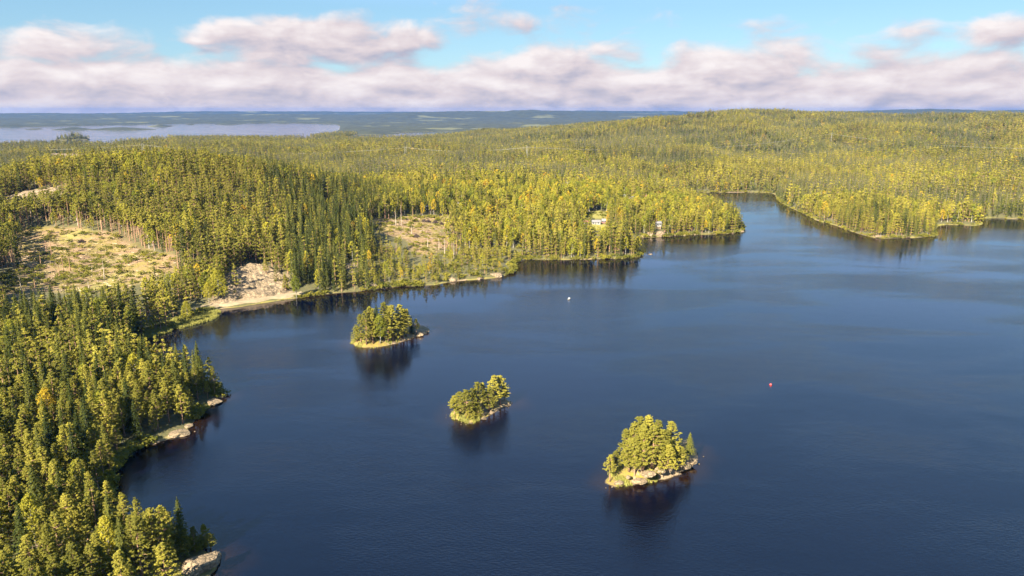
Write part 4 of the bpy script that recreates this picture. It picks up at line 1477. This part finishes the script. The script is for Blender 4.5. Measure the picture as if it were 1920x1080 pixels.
q = reed_poly
xs, ys = RNG.uniform(q[:, 0].min(), q[:, 0].max(), 60000), RNG.uniform(q[:, 1].min(), q[:, 1].max(), 60000)
io = inside(q, xs, ys) & (fbm(xs / 6, ys / 6, 411, 3) > -.35)
xs, ys = xs[io][:16000], ys[io][:16000]
blade_mass('reeds', xs, ys, np.maximum(ground_h(xs, ys), -.2), .9, 1.9, .22, M['reed'], 'yellow-green reed bed in the shallow corner bay', 'reeds')
ax, ay, az_ = [], [], []
for key, p in isl_poly.items():
    c = p.mean(0)
    n = 9000
    t = RNG.integers(0, len(p), n)
    s = RNG.uniform(.72, 1.03, n)[:, None]
    w = c + (p[t] - c) * s + RNG.normal(size=(n, 2)) * .4
    keepg = (w[:, 0] < c[0] + {'island_1': 4, 'island_2': -1, 'island_3': -1}[key]) & (fbm(w[:, 0] / 3, w[:, 1] / 3, 421, 2) > (.1 if key == 'island_3' else -.25))
    w = w[keepg]
    ax.append(w[:, 0]); ay.append(w[:, 1]); az_.append(np.maximum(island_z(key, w[:, 0], w[:, 1]), -.05))
# grass fringe of the main shore
lp = lake_poly[(lake_poly[:, 1] > 120) & (np.abs(lake_poly[:, 0]) < 800)]
t = RNG.integers(0, len(lp) - 1, 26000)
w = lp[t] + (lp[t + 1] - lp[t]) * RNG.random((len(t), 1)) + RNG.normal(size=(len(t), 2)) * 1.5
sd_ = shore_d(w[:, 0], w[:, 1])
w = w[(sd_ > -.6) & (sd_ < 3) & (fbm(w[:, 0] / 20, w[:, 1] / 20, 431, 2) > .12) & (w[:, 1] > 340)]
ax.append(w[:, 0]); ay.append(w[:, 1]); az_.append(np.maximum(ground_h(w[:, 0], w[:, 1]), -.05))
blade_mass('sedge_grass', np.concatenate(ax), np.concatenate(ay), np.concatenate(az_), .4, 1.0, .3, M['reed'], 'yellow sedge fringing the islands and shores', 'grass')

rp = []
for a, b in road_px:
    x, y, z = hit(a, b - 3)
    rp.append(Vector((x, y, max(z, .5) + .35)))
dense = []
for i in range(len(rp) - 1):
    for j in range(8):
        t = j / 8
        dense.append(rp[i].lerp(rp[i + 1], t))
vs, fs = [], []
for i, p in enumerate(dense):
    t = (dense[min(i + 1, len(dense) - 1)] - dense[max(i - 1, 0)]).normalized()
    s = Vector((-t.y, t.x, 0)).normalized()
    w = 1.8 + .3 * math.sin(i * .7)
    for off, dz in ((-w - 1.2, -1.6), (-w, 0), (w, .05), (w + 1.2, -1.6)):
        vs.append(p + s * off + Vector((0, 0, dz)))
for i in range(len(dense) - 1):
    for k_ in range(3):
        a = i * 4 + k_
        fs.append((a, a + 1, a + 5, a + 4))
link('track_road', mesh_from('track_road', vs, fs, [M['road']]), label='pale gravel track along the water below the rock slope', cat='road', kind='structure')

# ------------------------------------------------------------------ the two felled areas
def scatter_in(key, n):
    q = covers[key]
    xs, ys = RNG.uniform(q[:, 0].min(), q[:, 0].max(), n * 4), RNG.uniform(q[:, 1].min(), q[:, 1].max(), n * 4)
    io = inside(q, xs, ys)
    return xs[io][:n], ys[io][:n]


mb = MB()
for key, n in (('clear1', 1700), ('clear2', 800)):
    xs, ys = scatter_in(key, n)
    zs = ground_h(xs, ys)
    for x, y, z in zip(xs, ys, zs):
        a, L = random.uniform(0, 3.14), random.uniform(.8, 5.0)
        dx, dy = math.cos(a) * L / 2, math.sin(a) * L / 2
        z1, z2 = z + .12, z + random.uniform(.1, .5)
        r_ = random.uniform(.05, .17)
        mb.tube([(x - dx, y - dy, z1), (x + dx, y + dy, z2)], [r_, r_ * .5], 3, False)
me = mb.mesh('felling_debris', M['log'])
me.materials.append(M['brush'])
me.materials.append(M['snag'])
me.polygons.foreach_set('material_index', np.repeat(RNG.choice([0, 1, 2], len(me.polygons) // 3, p=[.3, .45, .25]), 3).astype(np.int32))
link('felling_debris', me, label='branches and offcuts littering the felled ground', cat='debris', kind='stuff')
vs, fs, base = [], [], 0
for key, n in (('clear1', 420), ('clear2', 130)):
    xs, ys = scatter_in(key, n)
    zs = ground_h(xs, ys)
    for x, y, z in zip(xs, ys, zs):
        if fbm(np.array([x / 12]), np.array([y / 12]), 441, 2)[0] < -.1:
            continue
        s = random.uniform(.25, 1.1)
        qv = proto[random.randrange(4)] * s
        vs.append(qv + np.array([x, y, z + .05]))
        fs.append(pf + base)
        base += len(qv)
link('clearing_stones', mesh_from('clearing_stones', np.concatenate(vs), np.concatenate(fs), [M['rock']]), label='pale stones scattered over the felled ground', cat='stones', kind='stuff')

for s_, (px, py, wp, lab) in enumerate(((795, 416, 9, 'dark tall brush heap at one end of the row in the small clearing'), (803, 417, 10, 'dark brush heap second in the row in the small clearing'),
                                        (816, 418, 11, 'broad dark brush heap third in the row in the small clearing'), (828, 421, 8, 'small dark brush heap near the wood edge of the small clearing'),
                                        (842, 419, 9, 'last dark brush heap against the wood of the small clearing'), (780, 445, 13, 'lone dark brush heap at the foot of the small clearing'),
                                        (153, 455, 10, 'dark brush heap near the top of the big clearing'), (205, 545, 16, 'long dark brush heap at the lower rim of the big clearing'))):
    x, y, z = hit(px, py)
    w = wp * math.hypot(x, y) / FPX / 2
    rng = np.random.default_rng(1200 + s_)
    hb = MB()
    for _ in range(170):
        a, b = rng.uniform(0, 6.28), rng.uniform(0, 1) ** .6
        hx, hy = math.cos(a) * b * w, math.sin(a) * b * w * .8
        top_ = 2.6 * (1 - b ** 2) * rng.uniform(.2, 1)
        c, L = rng.uniform(0, 6.28), rng.uniform(.8, 2.2)
        hb.tube([(hx - math.cos(c) * L / 2, hy - math.sin(c) * L / 2, max(0, top_ - .3)), (hx + math.cos(c) * L / 2, hy + math.sin(c) * L / 2, top_ + rng.uniform(-.2, .5))], [.14, .06], 3, False)
    link('brush_heap', hb.mesh('brush_heap', M['brush']), None, (x, y, z), lab, 'brush heap', 'brush heaps of the clearings')


def snag(px, py, pyt, lab, crown=False):
    x, y, z = hit(px, py)
    lo, hi = 1, 30
    for _ in range(24):
        mid = (lo + hi) / 2
        if project(x, y, z + mid)[1] > pyt:
            lo = mid
        else:
            hi = mid
    h = lo
    root = link('seed_tree', None, None, (x, y, z - .1), lab, 'tree', 'trees left standing in the clearings')
    rng = np.random.default_rng(int(px * 7 + py))
    lb = []
    for _ in range(7):
        a, t = rng.uniform(0, 6.28), rng.uniform(.45, .95)
        L = rng.uniform(.5, 1.3)
        lb.append(((0, 0, t * h), (math.cos(a) * L, math.sin(a) * L, t * h + .2), .06))
    tm = trunk_mesh(rng, h, .3, 6, 6, 1.0, .02, lb).mesh('trunk', M['snag' if not crown else 'pine_bark'], True)
    link('trunk', tm, root)
    nt = 14 if crown else 3
    cen = np.stack([rng.normal(size=nt) * .7, rng.normal(size=nt) * .7, h * rng.uniform(.72 if crown else .86, 1.0, nt)], 1)
    v, f = tufts(rng, cen, np.full(nt, .7 if crown else .4), 14, .55, .6, .6)
    link('crown', mesh_from('crown', v, f, [M['pine']]), root)


for a in ((97, 482, 436, 'tall thin pine left alone near the top of the big clearing', True), (88, 476, 440, 'slightly shorter thin pine beside the tall one in the big clearing', True),
          (196, 524, 486, 'bare pale snag in the middle of the big clearing'), (267, 548, 526, 'bare snag at the lower corner of the big clearing'), (173, 512, 500, 'thin broken stem on the stony patch of the big clearing'),
          (293, 508, 492, 'small green pine near the lower end of the big clearing', True), (277, 498, 486, 'smaller green pine above it near the lower end of the big clearing', True),
          (77, 498, 470, 'slender green tree at the shaded side of the big clearing', True), (120, 512, 470, 'leafy slim pine left of the stony patch of the big clearing', True), (132, 508, 474, 'second slim pine left of the stony patch of the big clearing', True),
          (112, 522, 486, 'third slim pine lower left of the stony patch of the big clearing', True),
          (40, 548, 520, 'white thin stem at the lower rim of the big clearing'), (167, 548, 524, 'white thin stem among bushes at the lower rim of the big clearing'), (66, 540, 512, 'grey stem standing between bushes low in the big clearing', True),
          (772, 440, 419, 'bare thin stem above the lone brush heap'), (753, 423, 384, 'tall white stem on the upper rim of the small clearing'), (742, 424, 390, 'pale stem next to the tall white one on the small clearing rim'),
          (802, 464, 444, 'bare stem in the grassy foot of the small clearing'), (834, 482, 447, 'tall bare stem at the lower wood edge of the small clearing'), (851, 484, 452, 'tall pale stem just inside the lower wood edge of the small clearing'),
          (809, 498, 476, 'bare stem in the scrub below the small clearing'), (823, 469, 445, 'thin stem between the grassy foot and the lower wood edge'), (772, 417, 408, 'small bushy pine in the upper half of the small clearing', True),
          (724, 412, 384, 'pale tall stem left of the small clearing', True), (729, 412, 382, 'pale tall stem second from the left of the small clearing', True), (899, 388, 368, 'white mast-like stem above the red cottage')):
    snag(*a)

# ------------------------------------------------------------------ power line over the hills
def clear_point(px, py, up):
    d = px_dir(px, py)
    d = d / np.linalg.norm(d)
    t = np.arange(900, 5000, 5.0)
    z = CAM_H + d[2] * t
    gz = ground_h(d[0] * t, d[1] * t)
    k_ = int(np.argmax(z - gz <= up))
    return Vector((float(d[0] * t[k_]), float(d[1] * t[k_]), float(gz[k_])))


tow = [clear_point(*a) for a in ((-160, 272, 30), (267, 269, 30), (760, 274, 30), (988, 273, 30), (1560, 249, 30), (2150, 272, 32))]
names = ['beyond the picture edge', 'on the forest rise above the far lake', 'in the dip of the middle forest', 'at the foot of the right-hand hills', 'on the shoulder of the right-hand hills', 'past the right edge']
tops = []
for i, p in enumerate(tow):
    H_ = 30.0
    root = link('power_pylon', None, None, p, 'slender steel power pylon ' + names[i], 'pylon', 'pylons of the power line')
    nx = tow[min(i + 1, 5)] - tow[max(i - 1, 0)]
    rz = math.atan2(nx.y, nx.x) + math.pi / 2
    root.rotation_euler = (0, 0, rz)
    for s in (-3.0, 3.0):
        link('pole', MB().tube([(s * 1.2, 0, -1), (s, 0, H_)], [.22, .12], 6).mesh('pole', M['metal']), root)
    link('brace', MB().tube([(-3.3, 0, H_ * .55), (3.05, 0, H_ * .85)], .12, 4).tube([(3.3, 0, H_ * .55), (-3.05, 0, H_ * .85)], .12, 4).mesh('brace', M['metal']), root)
    link('crossarm', MB().box((0, 0, H_ - 1), (15, .22, .28)).mesh('crossarm', M['metal']), root)
    for s in (-6.5, 0, 6.5):
        link('insulator', MB().tube([(s, 0, H_ - 1.2), (s, 0, H_ - 2.8)], .16, 5).mesh('insulator', M['glass']), root)
    tops.append([p + Vector((math.cos(rz) * s, math.sin(rz) * s, H_ - 2.8)) for s in (-6.5, 0, 6.5)])
for i in range(5):
    for k_ in range(3):
        a, b = tops[i][k_], tops[i + 1][k_]
        L = (b - a).length
        sag = (10, 15, 7, 17, 12)[i]
        pts_ = [a.lerp(b, t / 24) - Vector((0, 0, sag * 4 * (t / 24) * (1 - t / 24))) for t in range(25)]
        link('power_wire', MB().tube([tuple(p - a) for p in pts_], .065, 4, False).mesh('power_wire', M['metal']), None, a,
             'thin sagging wire leaving the pylon ' + names[i], 'wire', 'wires of the power line span ' + names[i])

# ------------------------------------------------------------------ boat with an angler, buoy
x, y = on_level(1067, 561)
root = link('rowing_boat', None, None, (float(x), float(y), 0), 'small white boat with one person out on the open lake', 'boat')
root.rotation_euler = (0, 0, 1.25)
root.scale = (.85, .85, .85)
st_, vs, fs = [(-2.1, .55, .42), (-1.2, .8, .42), (0, .88, .44), (1.2, .66, .52), (1.9, .3, .62), (2.25, .03, .7)], [], []
for xs_, hw, zt in st_:
    for f_, zz_ in ((-1, zt), (-.8, .1), (0, -.15), (.8, .1), (1, zt)):
        vs.append((xs_, hw * f_, zz_))
for i in range(len(st_) - 1):
    for j in range(4):
        a = i * 5 + j
        fs.append((a, a + 1, a + 6, a + 5))
fs.append((0, 5 - 1, 3, 2, 1))
hull = mesh_from('hull', vs, fs, [M['white']], None, True)
ho = link('hull', hull, root)
sm = ho.modifiers.new('thickness', 'SOLIDIFY')
sm.thickness = .05
for xs_ in (-1.3, .1, 1.1):
    link('thwart', MB().box((xs_, 0, .34), (.28, 1.3, .05)).mesh('thwart', M['wood']), root)
link('outboard', MB().box((-2.2, 0, .5), (.22, .26, .4)).tube([(-2.25, 0, .35), (-2.3, 0, -.4)], .06, 6).mesh('outboard', M['roof_dark']), root)

pv = [(0, 0, .92), (0, 0, 1.2), (.02, 0, 1.42), (.03, 0, 1.52), (.05, 0, 1.68), (0, .2, 1.38), (.1, .32, 1.12), (.34, .26, 1.05), (0, -.2, 1.38), (.1, -.32, 1.12), (.34, -.22, 1.08),
      (.05, .1, .88), (.42, .13, .9), (.45, .13, .46), (.58, .13, .43), (.05, -.1, .88), (.42, -.13, .9), (.45, -.13, .46), (.58, -.13, .43), (.05, 0, 1.76)]
pe = [(0, 1), (1, 2), (2, 3), (3, 4), (4, 19), (2, 5), (5, 6), (6, 7), (2, 8), (8, 9), (9, 10), (0, 11), (11, 12), (12, 13), (13, 14), (0, 15), (15, 16), (16, 17), (17, 18)]
prd = [.15, .15, .15, .055, .1, .07, .055, .04, .07, .055, .04, .09, .075, .055, .045, .09, .075, .055, .045, .08]
me = bpy.data.meshes.new('person')
me.from_pydata(pv, pe, [])
me.materials.append(M['cloth'])
po = link('person', me, None, (float(x) - .05, float(y) - .2, -.5), 'person in pale clothes sitting in the small white boat', 'person')
po.rotation_euler = (0, 0, 1.25)
sk = po.modifiers.new('skin', 'SKIN')
for i, r_ in enumerate(prd):
    me.skin_vertices[0].data[i].radius = (r_, r_)
me.skin_vertices[0].data[0].use_root = True
po.modifiers.new('smooth', 'SUBSURF').levels = 1

x, y = on_level(1445, 722)
root = link('mooring_buoy', None, None, (float(x), float(y), 0), 'small red mooring buoy alone on the open water', 'buoy')
import bmesh
bm = bmesh.new()
bmesh.ops.create_uvsphere(bm, u_segments=16, v_segments=10, radius=.48)
for v in bm.verts:
    v.co.z = v.co.z * .9 + .2
me = bpy.data.meshes.new('float')
bm.to_mesh(me)
bm.free()
me.materials.append(M['buoy'])
for q in me.polygons:
    q.use_smooth = True
link('float', me, root)
link('ring', MB().tube([(.1 * math.cos(t), 0, .68 + .1 * math.sin(t)) for t in np.linspace(0, 6.28, 10)], .025, 5, False).mesh('ring', M['metal']), root)

# ------------------------------------------------------------------ haze over the whole country
TOPZ = max(125.0, float(tz.max()) + 26.0)
print('haze top', TOPZ)
hb = MB().box((0, 7600, (TOPZ - 8) / 2), (30000, 18600, TOPZ + 8)).mesh('haze', M['white'])
hb.materials.clear()
m = bpy.data.materials.new('haze')
m.use_nodes = True
T = NT(m.node_tree)
pvn = T.n('ShaderNodeVolumePrincipled', {'Color': c4(.02, .15, .50), 'Density': HAZE, 'Anisotropy': 0.0})
o = T.n('ShaderNodeOutputMaterial')
T.t.links.new(pvn.outputs[0], o.inputs['Volume'])
hb.materials.append(m)
link('haze', hb, label='thin blue haze over the distant hills', cat='haze', kind='stuff')
